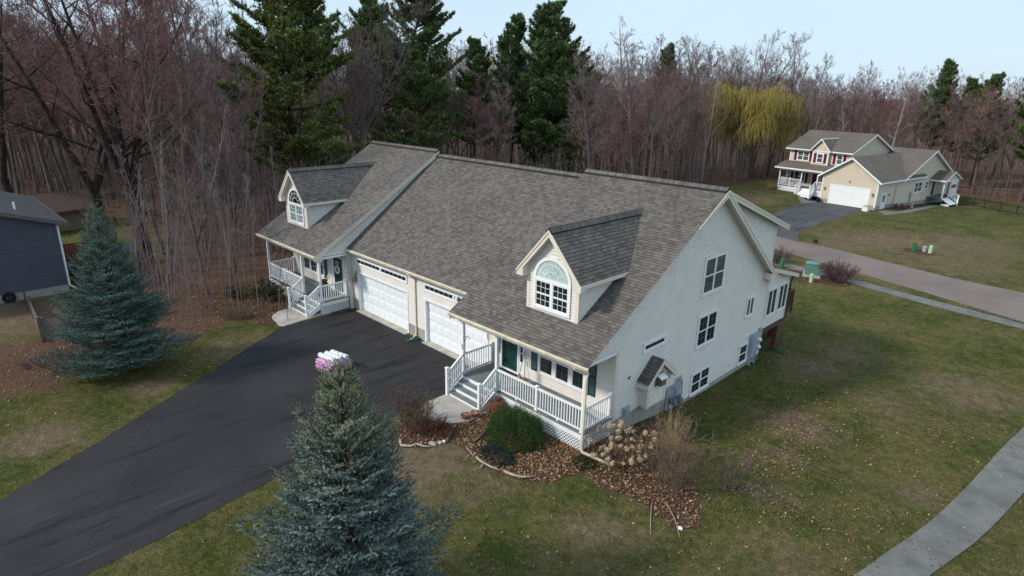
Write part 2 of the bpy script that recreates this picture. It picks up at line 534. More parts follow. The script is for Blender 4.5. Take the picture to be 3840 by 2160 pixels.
# ------------------------------------------------------------------ terrain
def ss(a, b, t):
    t = np.clip((np.asarray(t, float) - a) / (b - a), 0, 1)
    return t * t * (3 - 2 * t)
def hgt(x, y):
    x = np.asarray(x, float); y = np.asarray(y, float)
    y0 = 1 - 2.5 * ss(-7, -4, x)
    t = np.clip((y - y0) / 8.5, 0, 1)
    return (-.75 * t * t * (3 - 2 * t) - .4 * ss(10.5, 16, y) + .1 * ss(25, 60, y) - .5 * ss(23, 36, -x) * (1 - ss(0, 6, y))
            + .7 * ss(-17.2, -19.5, x) * ss(55, 64, y) * ss(-42, -32, x) - .8 * ss(66, 88, y) * ss(-16, -7, x))
def hz(x, y): return float(hgt(x, y))

def inpoly(x, y, poly):
    r = np.zeros(x.shape, bool)
    n = len(poly)
    for i in range(n):
        (x1, y1), (x2, y2) = poly[i], poly[(i + 1) % n]
        c = ((y1 > y) != (y2 > y)) & (x < (x2 - x1) * (y - y1) / (y2 - y1 + 1e-12) + x1)
        r ^= c
    return r
LAWN = [(-16.6, -40), (-17.9, -15.8), (-18.2, -13.6), (-19.9, -10.6), (-19.0, -8.9), (-20.6, -6.0), (-20.3, -4.6), (-19, -4.4), (-17.5, 2), (-26, 3), (-28, 12), (-27, 30), (-26, 45),
        (-26.5, 58), (-27.8, 63.9), (-28, 74), (-25.5, 80), (-20, 86), (-9.6, 95), (2, 92), (14, 84), (60, 80), (80, -40)]
YARD = [(-24.2, -11.7), (-24.8, -40), (-70, -40), (-70, -9), (-56, -4.2), (-45, -2.2), (-39.5, -3.2), (-37.5, -9), (-30, -10.5)]
POOLYARD = [(-40, -4.5), (-60, -9), (-60, -2), (-46, -1.5)]
BEDR = [(-.3, -2.4), (0.6, -2.5), (1.75, -3.0), (2.76, -2.5), (3.53, -2.7), (4.35, -2.9), (4.95, -2.4), (4.5, -1.4), (3.6, -.4), (1.9, .9), (1.0, 2.2), (.3, 2.6), (0, 0)]
BEDM = [(-4.45, -2.3), (-4.4, -3.95), (-3.8, -4.1), (-3.37, -4.65), (-2.74, -4.6), (-1.97, -4.75), (-1.07, -4.65), (-.3, -4.5), (.5, -3.8), (.8, -2.6), (0, -1.6), (-3.5, -1.5)]
BEDL = [(-6.3, -4.6), (-6.2, -5.3), (-5.5, -6.0), (-4.5, -6.2), (-3.75, -5.5), (-3.6, -4.8), (-4.2, -4.0), (-4.7, -3.8), (-5.5, -4.3)]
BEDP = [(-25.6, -1.6), (-25, -6), (-21.5, -6.2), (-18.6, -4.4), (-19.8, -2.5), (-20.2, -1.4)]
BEDN = [(-8.6, 66.3), (-7.7, 67.0), (-7.0, 78.0), (-8.0, 78.5)]
BEDF = [(-2.2, 46.9), (-1.6, 45.3), (.4, 45.2), (.8, 46.6), (-.6, 47.4)]
BEDT = [(-6.6, 30.6), (-4.2, 29.6), (-1.5, 30.1), (-1.3, 31.2), (-2.6, 32.1), (-6.8, 31.7)]
TAN = [(-3.6, -6.6, 2.2, 1.0), (-1.0, -5.4, 1.3, .5), (3.2, -4.6, 1.4, .55), (6.5, -4.5, 1.5, .3), (4.2, 7.2, 1.5, .75), (4.6, 4.2, .9, .5), (8.2, 17, 2.6, .5), (6, 12, 1.6, .45), (-3.5, 48, 6, .75), (1, 53, 5, .6), (-6, 43.5, 3, .6),
       (-22, 60, 4, .5), (2.2, 44, 5, .45), (-15.3, -11.2, .8, .95), (-13.5, -15.2, 1.3, .8), (-17.2, -7, 1.6, .5), (7.2, -1.8, 1.2, .4), (-2, 34, 4, .4), (8.9, 5.5, 1.0, .45), (-30, -14.5, 5, .9), (-27, -11.5, 3, .9), (2.0, 14.0, 1.6, .6), (5.6, 1.2, .8, .5), (3.0, 17.5, 2.0, .4), (7.0, -8.5, 2.0, .4), (3.8, -8.0, 1.5, .35)]

rng = np.random.default_rng(7)
def zone(x, y):
    """lawn weight, bed weight, dry-patch weight at ground points (soft edges by jittered sampling)"""
    lw = np.zeros(x.shape); bw = np.zeros(x.shape)
    K = 7
    for k in range(K):
        j = 0.55
        xx = x + rng.normal(0, j, x.shape); yy = y + rng.normal(0, j, x.shape)
        l = inpoly(xx, yy, LAWN) | inpoly(xx, yy, YARD) | inpoly(xx, yy, POOLYARD)
        lw += l
        xb = x + rng.normal(0, .12, x.shape); yb = y + rng.normal(0, .12, x.shape)
        b = np.zeros(x.shape, bool)
        for P in (BEDR, BEDM, BEDL, BEDP, BEDN, BEDF, BEDT): b |= inpoly(xb, yb, P)
        bw += b
    t = np.zeros(x.shape)
    for cx, cy, r_, a in TAN:
        t = np.maximum(t, a * np.exp(-(((x - cx) ** 2 + (y - cy) ** 2) / r_ ** 2) ** 1.2))
    return lw / K, bw / K, t

def npmesh(name, V, faces, mats, parent=None, col=None, smooth=False, mi=None):
    """faces: list of (n,k) int arrays"""
    me = bpy.data.meshes.new(name)
    V = np.asarray(V, np.float32)
    me.vertices.add(len(V)); me.vertices.foreach_set('co', V.ravel())
    faces = [np.asarray(f, np.int32) for f in faces if len(f)]
    tot = np.concatenate([np.full(len(f), f.shape[1], np.int32) for f in faces])
    idx = np.concatenate([f.ravel() for f in faces])
    me.loops.add(len(idx)); me.loops.foreach_set('vertex_index', idx)
    me.polygons.add(len(tot))
    me.polygons.foreach_set('loop_start', np.concatenate([[0], np.cumsum(tot)[:-1]]).astype(np.int32))
    for m in (mats if isinstance(mats, (list, tuple)) else [mats]): me.materials.append(MAT[m] if isinstance(m, str) else m)
    if mi is not None: me.polygons.foreach_set('material_index', np.asarray(mi, np.int32))
    if smooth: me.polygons.foreach_set('use_smooth', np.ones(len(tot), bool))
    if col is not None:
        a = me.attributes.new('col', 'FLOAT_COLOR', 'POINT')
        c = np.ones((len(V), 4), np.float32); c[:, :col.shape[1]] = col
        a.data.foreach_set('color', c.ravel())
    me.update(calc_edges=True)
    return link(bpy.data.objects.new(name, me), parent)

def attr(t, name='col'):
    a = t.new('ShaderNodeAttribute'); a.attribute_name = name
    return a

def ground_mat():
    t = NT('ground_cover')
    P = t.coord('Object')
    a = attr(t)
    sp = t.new('ShaderNodeSeparateColor'); t.l.new(a.outputs['Color'], sp.inputs['Color'])
    def warp(sock, scale, amt, lo, hi):
        n = t.noise(scale, 4, P)
        m1 = t.new('ShaderNodeMath', operation='SUBTRACT'); m1.inputs[1].default_value = .5; t.l.new(n, m1.inputs[0])
        m2 = t.new('ShaderNodeMath', operation='MULTIPLY_ADD'); m2.inputs[1].default_value = amt
        t.l.new(m1.outputs[0], m2.inputs[0]); t.l.new(sock, m2.inputs[2])
        return t.ramp(m2.outputs[0], [(lo, 0.0), (hi, 1.0)])
    lawn = warp(sp.outputs['Red'], 1.1, 1.4, .35, .65)
    bed = warp(sp.outputs['Green'], 3.5, 1.1, .4, .6)
    tan = warp(sp.outputs['Blue'], 1.3, 1.3, .05, .75)
    g1 = t.noise(.45, 5, P); g2 = t.noise(3.2, 5, P, .65)
    fine = t.noise(26, 3, t.coord('Object', scale=(1.0, 1.9, 1)), .7)
    green = t.ramp(g2, [(.30, (.022, .036, .007)), (.50, (.044, .060, .011)), (.72, (.092, .096, .022))])
    straw = t.ramp(g2, [(.3, (.090, .072, .030)), (.7, (.180, .145, .062))])
    dry = t.ramp(g1, [(.36, .04), (.62, .62)])
    c = t.mix(dry, green, straw)
    m = t.noise(1.0, 5, P, .7)
    c = t.mix(t.ramp(m, [(.55, .0), (.72, .6)]), c, straw)
    patch = t.ramp(g2, [(.3, (.105, .072, .048)), (.7, (.195, .145, .095))])
    c = t.mix(tan, c, patch)
    litter = t.ramp(t.noise(9, 5, P, .75), [(.28, (.030, .018, .013)), (.45, (.095, .052, .034)), (.62, (.165, .095, .062)), (.78, (.26, .175, .12))])
    litter = t.mix(t.ramp(t.noise(.25, 4, P), [(.35, 0.0), (.7, .55)]), litter, (.075, .045, .033))
    c = t.mix(lawn, litter, c)
    mulch = t.ramp(t.noise(14, 5, P, .75), [(.3, (.030, .018, .012)), (.5, (.085, .050, .033)), (.68, (.150, .088, .055)), (.8, (.24, .165, .10))])
    c = t.mix(bed, c, mulch)
    c = t.mix(1.0, c, t.ramp(fine, [(.25, .55), (.75, 1.42)]), 'MULTIPLY')
    c = t.mix(1.0, c, t.ramp(t.noise(7, 4, t.coord('Object', scale=(1, 1.7, 1)), .7), [(.28, .62), (.72, 1.32)]), 'MULTIPLY')
    t.col(c)
    t.rough(.95)
    t.b.inputs['Specular IOR Level'].default_value = .1
    t.bump(fine, .6, .05)
    return t.m
MAT['ground'] = ground_mat()

xs = np.concatenate([[-1500, -900, -500, -300, -220, -160, -120, -95, -80, -70, -62], np.arange(-56, 16, .4), [18, 22, 30, 45, 70, 120, 300, 900, 1500]])
ys = np.concatenate([[-600, -300, -120, -60, -40, -30], np.arange(-24, 102, .4), [106, 112, 120, 135, 160, 200, 300, 500, 900, 1800]])
gx, gy = np.meshgrid(xs, ys)
gzv = hgt(gx, gy)
l_, b_, t_ = zone(gx.ravel(), gy.ravel())
nx_, ny_ = len(xs), len(ys)
ii = (np.arange(ny_ - 1)[:, None] * nx_ + np.arange(nx_ - 1)[None, :]).ravel()
gr = npmesh('ground', np.stack([gx.ravel(), gy.ravel(), gzv.ravel()], 1), [np.stack([ii, ii + 1, ii + nx_ + 1, ii + nx_], 1)], 'ground', col=np.stack([l_, b_, t_], 1), smooth=True)
tag(gr, 'lawn, garden beds and leaf covered forest floor', kind='structure')

# ------------------------------------------------------------------ driveways, road, walks
def asphalt(name, lo, hi, streak_rot, warm=0.0, marks=True):
    t = NT(name)
    P = t.coord('Object')
    g = t.noise(60, 2, P)
    big = t.noise(.35, 4, P)
    c = t.ramp(big, [(.3, lo), (.7, hi)])
    if marks:
        S = t.coord('Object', scale=(3.2, .22, 1), rot=(0, 0, streak_rot))
        s1 = t.noise(1.0, 6, S, .7)
        c = t.mix(t.ramp(s1, [(.60, 0.0), (.74, .42)]), c, tuple(min(1, v * 3.0) for v in hi))
        S2 = t.coord('Object', scale=(1.6, .16, 1), rot=(0, 0, streak_rot + .1))
        s2 = t.noise(1.3, 5, S2, .6)
        c = t.mix(t.ramp(s2, [(.54, 0.0), (.66, .85)]), c, tuple(v * .38 for v in lo))
        v = t.new('ShaderNodeTexVoronoi'); v.feature = 'DISTANCE_TO_EDGE'; v.inputs['Scale'].default_value = .32
        w = t.new('ShaderNodeMix'); w.data_type = 'VECTOR'; w.inputs['Factor'].default_value = .22
        n = t.new('ShaderNodeTexNoise'); n.inputs['Scale'].default_value = 1.1; n.inputs['Detail'].default_value = 5
        t.l.new(P, n.inputs['Vector']); t.l.new(P, w.inputs['A']); t.l.new(n.outputs['Color'], w.inputs['B'])
        t.l.new(w.outputs['Result'], v.inputs['Vector'])
        gate = t.ramp(t.noise(.5, 2, P), [(.47, 0.0), (.57, .6)])
        cr_ = t.ramp(v.outputs['Distance'], [(.002, .9), (.008, 0.0)])
        c = t.mix(t.mix(1.0, cr_, gate, 'MULTIPLY'), c, (.009, .009, .010))
    c = t.mix(1.0, c, t.ramp(g, [(.25, .72), (.75, 1.28)]), 'MULTIPLY')
    t.col(c); t.rough(.85); t.bump(g, .3, .006)
    return t.m
MAT['asphalt'] = asphalt('dark_driveway_asphalt', (.018, .0165, .020), (.033, .030, .033), R(-33))
MAT['asphalt_n'] = asphalt('neighbour_driveway_asphalt', (.050, .052, .060), (.085, .085, .092), R(8))
MAT['road'] = asphalt('worn_road_asphalt', (.150, .120, .108), (.200, .162, .145), R(72), marks=False)
def walk_mat():
    t = NT('sidewalk_concrete')
    P = t.coord('Object')
    c = t.ramp(t.noise(1.2, 5, P, .7), [(.3, (.115, .115, .110)), (.7, (.190, .187, .176))])
    c = t.mix(t.ramp(t.noise(.8, 4, P), [(.5, 0.0), (.7, .5)]), c, (.075, .08, .072))
    c = t.mix(1.0, c, t.ramp(t.noise(45, 2, P), [(.25, .8), (.75, 1.2)]), 'MULTIPLY')
    t.col(c); t.rough(.9); t.bump(t.noise(45, 2, P), .2, .01)
    return t.m
MAT['walk'] = walk_mat()

def resample(pts, n):
    p = np.array(pts, float)
    d = np.concatenate([[0], np.cumsum(np.hypot(*np.diff(p, axis=0).T))])
    s = np.linspace(0, d[-1], n)
    return np.stack([np.interp(s, d, p[:, 0]), np.interp(s, d, p[:, 1])], 1)
def strip(name, left, right, n, m, dz, mat, skirt=0.0, wob=0.0):
    L_, R_ = resample(left, n), resample(right, n)
    if wob:
        L_ += np.random.default_rng(1).normal(0, wob, L_.shape); R_ += np.random.default_rng(2).normal(0, wob, R_.shape)
    t = np.linspace(0, 1, m)[None, :, None]
    G = L_[:, None, :] * (1 - t) + R_[:, None, :] * t
    X, Y = G[..., 0].ravel(), G[..., 1].ravel()
    V = np.stack([X, Y, hgt(X, Y) + dz], 1)
    i = (np.arange(n - 1)[:, None] * m + np.arange(m - 1)[None, :]).ravel()
    F = [np.stack([i, i + 1, i + m + 1, i + m], 1)]
    if skirt:
        nb = len(V)
        edge = np.concatenate([np.arange(n) * m, (np.arange(n) * m + m - 1)[::-1]])
        V2 = V[edge].copy(); V2[:, 2] -= skirt
        V = np.concatenate([V, V2])
        k = np.arange(len(edge)); k2 = (k + 1) % len(edge)
        F.append(np.stack([edge[k], edge[k2], nb + k2, nb + k], 1))
    return tag(npmesh(name, V, F, mat), kind='structure')

dl = [(-18.0, .0), (-18.05, -4.2), (-16.84, -6.12), (-14.65, -9.45), (-12.01, -13.68), (-10.28, -16.63), (-7.5, -21.5), (-4.5, -27)]
dr = [(-6.6, .0), (-6.47, -2.4), (-6.46, -5.24), (-5.76, -10.06), (-5.4, -12.63), (-5.07, -15.5), (-3.2, -20), (0.5, -26)]
tag(strip('driveway', dl, dr, 90, 14, .014, 'asphalt', wob=.025), 'dark asphalt driveway in front of the garages')
strip('driveway', [(-16.1, 65.9), (-17.25, 63), (-17.31, 59.4), (-16.8, 53.5), (-14.9, 47.5), (-12.6, 44.5), (-11.6, 42.4)],
      [(-10.6, 64.3), (-10.75, 61), (-10.77, 58.4), (-10.9, 53.0), (-11.0, 46.0), (-10.37, 43.8), (-9.2, 41.6)], 40, 6, .02, 'asphalt_n')
strip('road', [(70, 22.5), (20, 34.8), (7.7, 38.56), (3.48, 38.9), (-1.14, 40.1), (-5.7, 41.4), (-9.5, 42.0), (-12, 42.6), (-18, 45), (-26, 50)],
      [(66, 14), (20, 27.2), (8.6, 31.0), (2.16, 33.4), (-2.7, 35.0), (-8.4, 36.8), (-11.5, 37.6), (-14, 38.4), (-20, 40.5), (-28, 45)], 120, 8, .012, 'road')
def slabs(name, left, right, n, dz):
    """concrete walk: one slab beside the next with open joints"""
    L_, R_ = resample(left, n + 1), resample(right, n + 1)
    m = MB()
    for i in range(n):
        g = .006
        a, b, c, d = L_[i] * (1 - g) + L_[i + 1] * g, R_[i] * (1 - g) + R_[i + 1] * g, R_[i] * g + R_[i + 1] * (1 - g), L_[i] * g + L_[i + 1] * (1 - g)
        tilt = random.Random(i).uniform(-.004, .004)
        top = [(p[0], p[1], hz(p[0], p[1]) + dz + tilt) for p in (a, b, c, d)]
        bot = [(p[0], p[1], p[2] - dz - .05) for p in top]
        m.add(top + bot, [(0, 1, 2, 3), (0, 4, 5, 1), (1, 5, 6, 2), (2, 6, 7, 3), (3, 7, 4, 0)])
    return tag(m.build(name, 'walk'), kind='structure')
slabs('sidewalk', [(10.62, 16.5), (10.59, 14.8), (9.95, 8.24), (9.31, 2.59), (8.71, -.96), (7.4, -8), (5.5, -18), (4, -26)],
      [(12.0, 16.5), (12.0, 14.6), (11.29, 8.4), (10.6, 3.41), (10.02, .3), (8.75, -8), (6.9, -18), (5.4, -26)], 30, .035)
slabs('footpath', [(-12, 34.4), (-7.2, 33.4), (-2.0, 32.75), (4.02, 31.5), (8.67, 30.6), (16, 27.8), (40, 18)],
      [(-12, 32.9), (-7.4, 32.0), (-2.1, 31.75), (3.37, 30.3), (8.79, 29.5), (16, 26.4), (39, 16.8)], 36, .03)
strip('path', [(-9.2, 64.6), (-8.95, 66.0), (-7.6, 66.7), (-6.9, 72), (-6.6, 80.0)], [(-7.9, 62.9), (-7.2, 64.6), (-6.4, 67), (-6.0, 72), (-5.7, 79.8)], 30, 4, .02, 'walk')
strip('path', [(-19.0, 66.0), (-18.4, 64.2), (-17.3, 62.9)], [(-18.0, 67.3), (-17.0, 66.2), (-16.2, 65.7)], 10, 4, .03, 'walk')
# concrete pads at the foot of both porch steps
def pad(name, pts, z=.05):
    m = MB()
    n = len(pts)
    m.add([(x, y, z) for x, y in pts] + [(x, y, -.05) for x, y in pts], [tuple(range(n))] + [(i, (i + 1) % n, n + (i + 1) % n, n + i) for i in range(n)])
    return tag(m.build(name, 'concrete'), kind='structure')
pad('path', [(-6.45, -1.7), (-6.45, -3.72), (-6.15, -4.08), (-5.8, -4.25), (-5.44, -4.27), (-4.87, -4.1), (-4.47, -3.83), (-4.2, -3.3), (-4.15, -2.9), (-4.3, -1.7)])
pad('path', [(-18.2, -1.2), (-18.18, -2.69), (-18.0, -4.12), (-18.4, -4.2), (-19.03, -4.08), (-19.5, -4.02), (-19.95, -3.78), (-20.25, -3.35), (-20.35, -2.9), (-20.3, -1.2)])
# ------------------------------------------------------------------ the duplex
MXL = -24.8
house = thing('duplex_house', 'large cream duplex house with two porches, two arched dormers and two garage doors', 'house')
ZE, YE, YR, ZR = 3.43, -2.05, 6.33, 8.44        # unit eave and ridge
SL = (ZR - ZE) / (YR - YE)
roof_z = lambda y: ZE + SL * (y - YE)
YCE, ZCE, ZCR = -.12, 3.54, 8.18                # garage roof eave and ridge
SC_ = (ZCR - ZCE) / (YR - YCE)
DK = .69

def ridge_cap(parent, x0, x1, z, y, mx=None, mat='shingle', w=.19):
    m = MB(mx)
    s = SL
    m.prism(side(0), [(y - w - .01, z - (w + .01) * s + .015), (y, z + .02), (y + w, z - w * s + .02), (y + w, z - w * s + .085), (y, z + .09), (y - w - .01, z - (w + .01) * s + .085)], x0, x1)
    m.build('ridge_vent', 'darkroof', parent)
    m = MB(mx)
    x = x0
    k = 0
    while x < x1 - .01:
        e = min(x + .15, x1)
        lift = .012 if True else 0
        for sg in (-1, 1):
            q = [(x, y + sg * (w + .012), z - w * s + .097), (e, y + sg * (w + .012), z - w * s + .089), (e, y, z + .100), (x, y, z + .110)]
            m.add(q, [(0, 1, 2, 3)], [[(x, .01 + k * 0.14), (e, .01 + k * 0.14), (e, .13 + k * 0.14), (x, .13 + k * 0.14)]])
        x = e; k += 1
    # close the cap towards the eave so that it has an edge
    m.build('ridge_cap', mat, parent)

def dormer(mx, arch_glass, low_glass, fan):
    cx, hw, yf = -2.48, 1.245, -.75
    z_apex, z_eave, ov, yo = 7.42, 5.72, 1.53, -1.06
    sl = (z_apex - z_eave) / ov
    zb = roof_z(yf) - .02
    zt = z_apex - sl * hw - .16                     # top of side walls
    F = front(yf)
    m = MB(mx)
    laps(m, F, [(cx - hw, zb), (cx + hw, zb), (cx + hw, zt), (cx, z_apex - .16), (cx - hw, zt)], .12, .018)
    yb = (zt - ZE) / SL + YE
    for sx in (-1, 1):
        fs = frame((cx + sx * hw, 0, 0), (0, 1, 0), (0, 0, 1), (sx, 0, 0))
        laps(m, fs, [(yf, zb), (yb, zt), (yf, zt)], .12, .018)
    d = m.build('dormer', 'siding', house)
    # corner boards
    m = MB(mx)
    for sx in (-1, 1):
        a, b = sorted((cx + sx * hw, cx + sx * (hw - .13)))
        m.box(a - (.016 if sx < 0 else 0), b + (.016 if sx > 0 else 0), yf - .022, yf + .02, zb, zt + .02)
        x0 = cx + sx * hw
        m.prism(side(0), [(yf - .02, zb + .0), (yf + .12, zb + .12 * SL), (yf + .12, zt), (yf - .02, zt)], min(x0, x0 + sx * .02), max(x0, x0 + sx * .02))
    m.build('corner_board', 'cream', d)
    # roof
    m, sb = MB(mx), MB(mx)
    L = math.hypot(ov, z_apex - z_eave)
    ya = (z_apex - ZE) / SL + YE
    ye = (z_eave - ZE) / SL + YE
    for sx in (-1, 1):
        Fs = slope_frame((cx + sx * ov, 0, z_eave), (0, 1, 0), (-sx * ov, 0, z_apex - z_eave))
        poly = [(yo, 0), (ye, 0), (ya, L), (yo, L)]
        laps(m, Fs, poly, .14, .010, True)
        roof_slab(sb, Fs, [(yo + .03, .02), (ye, .02), (ya, L), (yo + .03, L)], .14)
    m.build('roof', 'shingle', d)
    sb.build('soffit', 'cream', d)
    m = MB(mx)
    # bargeboards with return boxes
    for sx in (-1, 1):
        p = lambda t, dz: (cx + sx * ov * (1 - t), z_eave + (z_apex - z_eave) * t + dz)
        m.prism(front(yo), [p(-.015, -.015), p(1, -.005), p(1, -.26), p(-.015, -.25)], -.03, .0)
        m.prism(front(yo), [p(-.03, .0), p(1, .012), p(1, -.09), p(-.03, -.09)], 0.0, .028)
        xo, xi = cx + sx * (ov + .01), cx + sx * (hw - .02)
        zz = z_eave - .25
        m.prism(front(yo), [(xo, z_eave - .02), (xi, z_eave + sl * (ov - hw) - .1), (xi, zz), (xo, zz)], -.31, -.002)
        # eave fascia along the side
        a, b = sorted((cx + sx * ov, cx + sx * (ov + .03)))
        m.box(a, b, yo, ye + .12, z_eave - .15, z_eave - .015)
    m.build('bargeboard', 'cream', d)
    m = MB(mx)
    w = .14
    prof = [(cx - w, z_apex - w * sl + .02), (cx, z_apex + .02), (cx + w, z_apex - w * sl + .02), (cx + w, z_apex - w * sl + .055), (cx, z_apex + .075), (cx - w, z_apex - w * sl + .055)]
    m.prism(front(0), prof, -ya + .35, -yo + .03)
    m.build('ridge_vent', 'darkroof', d)
    m = MB(mx)
    y = yo - .02; k = 0
    while y < ya + .1:
        for sx in (-1, 1):
            m.add([(cx + sx * (w + .012), y, z_apex - w * sl + .07), (cx + sx * (w + .012), y + .15, z_apex - w * sl + .06), (cx, y + .15, z_apex + .082), (cx, y, z_apex + .092)], [(0, 1, 2, 3)],
                  [[(y, .01 + k * .14), (y + .15, .01 + k * .14), (y + .15, .13 + k * .14), (y, .13 + k * .14)]])
        y += .15; k += 1
    m.build('ridge_cap', 'shingle', d)
    # arched window
    u0, u1, z0, zm = cx - .9, cx + .9, 4.31, 5.50
    r0 = .9; ry = .87; c_ = .12
    m = MB(mx)
    F2 = front(yf - .030)
    N = 24
    for i in range(N):
        a, b = math.pi * i / N, math.pi * (i + 1) / N
        q = [(cx + r0 * math.cos(a), zm + ry * math.sin(a)), (cx + r0 * math.cos(b), zm + ry * math.sin(b)), (cx + (r0 - c_) * math.cos(b), zm + (ry - c_) * math.sin(b)), (cx + (r0 - c_) * math.cos(a), zm + (ry - c_) * math.sin(a))]
        m.prism(F2, q, -.04, .03)
    m.fbox(F2, u0, u0 + c_, z0, zm, -.01, .04); m.fbox(F2, u1 - c_, u1, z0, zm, -.01, .04)
    m.fbox(F2, u0 + c_, u1 - c_, z0, z0 + .11, -.01, .05)
    m.fbox(F2, u0 + c_, u1 - c_, zm - .10, zm + .02, -.01, .038)
    m.fbox(F2, cx - .05, cx + .05, z0 + .11, zm - .1, -.01, .036)
    g = MB(mx); g.cur = 0
    st = .035
    for sx in (-1, 1):
        a0, a1 = (u0 + c_, cx - .05) if sx < 0 else (cx + .05, u1 - c_)
        zq = (z0 + .11 + zm - .10) / 2
        for r_a, r_b, off in ((z0 + .11, zq, .010), (zq, zm - .10, .018)):
            m.fbox(F2, a0, a1, r_a, r_a + st, -.01, off + .006); m.fbox(F2, a0, a1, r_b - st, r_b, -.01, off + .006)
            m.fbox(F2, a0, a0 + st, r_a, r_b, -.01, off + .005); m.fbox(F2, a1 - st, a1, r_a, r_b, -.01, off + .005)
            g.poly([F2(a0, r_a, off - .006), F2(a1, r_a, off - .006), F2(a1, r_b, off - .006), F2(a0, r_b, off - .006)])
            for i in (1, 2):
                x = a0 + st + (a1 - a0 - 2 * st) * i / 3
                m.fbox(F2, x - .008, x + .008, r_a, r_b, off - .005, off)
            zz = (r_a + r_b) / 2
            m.fbox(F2, a0, a1, zz - .008, zz + .008, off - .0055, off + .0005)
    ri, rj = r0 - c_, ry - c_
    for rr in (.42, .78):
        for i in range(N):
            a, b = math.pi * i / N, math.pi * (i + 1) / N
            e = .011
            q = [(cx + (ri * rr + e) * math.cos(a), zm + (rj * rr + e) * math.sin(a)), (cx + (ri * rr + e) * math.cos(b), zm + (rj * rr + e) * math.sin(b)), (cx + (ri * rr - e) * math.cos(b), zm + (rj * rr - e) * math.sin(b)), (cx + (ri * rr - e) * math.cos(a), zm + (rj * rr - e) * math.sin(a))]
            m.prism(F2, q, .006, .014)
    for k in range(1, 6):
        a = math.pi * k / 6
        p, q = (cx + ri * .42 * math.cos(a), zm + rj * .42 * math.sin(a)), (cx + ri * math.cos(a), zm + rj * math.sin(a))
        dx, dz = -math.sin(a) * .009, math.cos(a) * .009
        m.prism(F2, [(p[0] - dx, p[1] - dz), (q[0] - dx, q[1] - dz), (q[0] + dx, q[1] + dz), (p[0] + dx, p[1] + dz)], .006, .0135)
    m.build('arched_window', 'trim', d)
    g.build('pane', low_glass, d)
    f = MB(mx)
    K = 48
    for i in range(K):
        a, b = math.pi * i / K, math.pi * (i + 1) / K
        h0 = .0 if i % 2 else .004
        if fan:
            am = (a + b) / 2
            for (p, q, s0, s1) in ((a, am, 0, 1), (am, b, 1, 0)):
                e = lambda t, rr, s_: F2(cx + ri * rr * math.cos(t), zm + rj * rr * math.sin(t), -.002 + .012 * s_ * rr - .006)
                f.add([e(p, .04, s0), e(p, 1, s0), e(q, 1, s1), e(q, .04, s1)], [(0, 1, 2, 3)])
        else:
            f.add([F2(cx, zm, .002), F2(cx + ri * math.cos(a), zm + rj * math.sin(a), .002), F2(cx + ri * math.cos(b), zm + rj * math.sin(b), .002)], [(0, 1, 2)])
    f.build('fan_shade' if fan else 'pane', arch_glass, d)
    return d

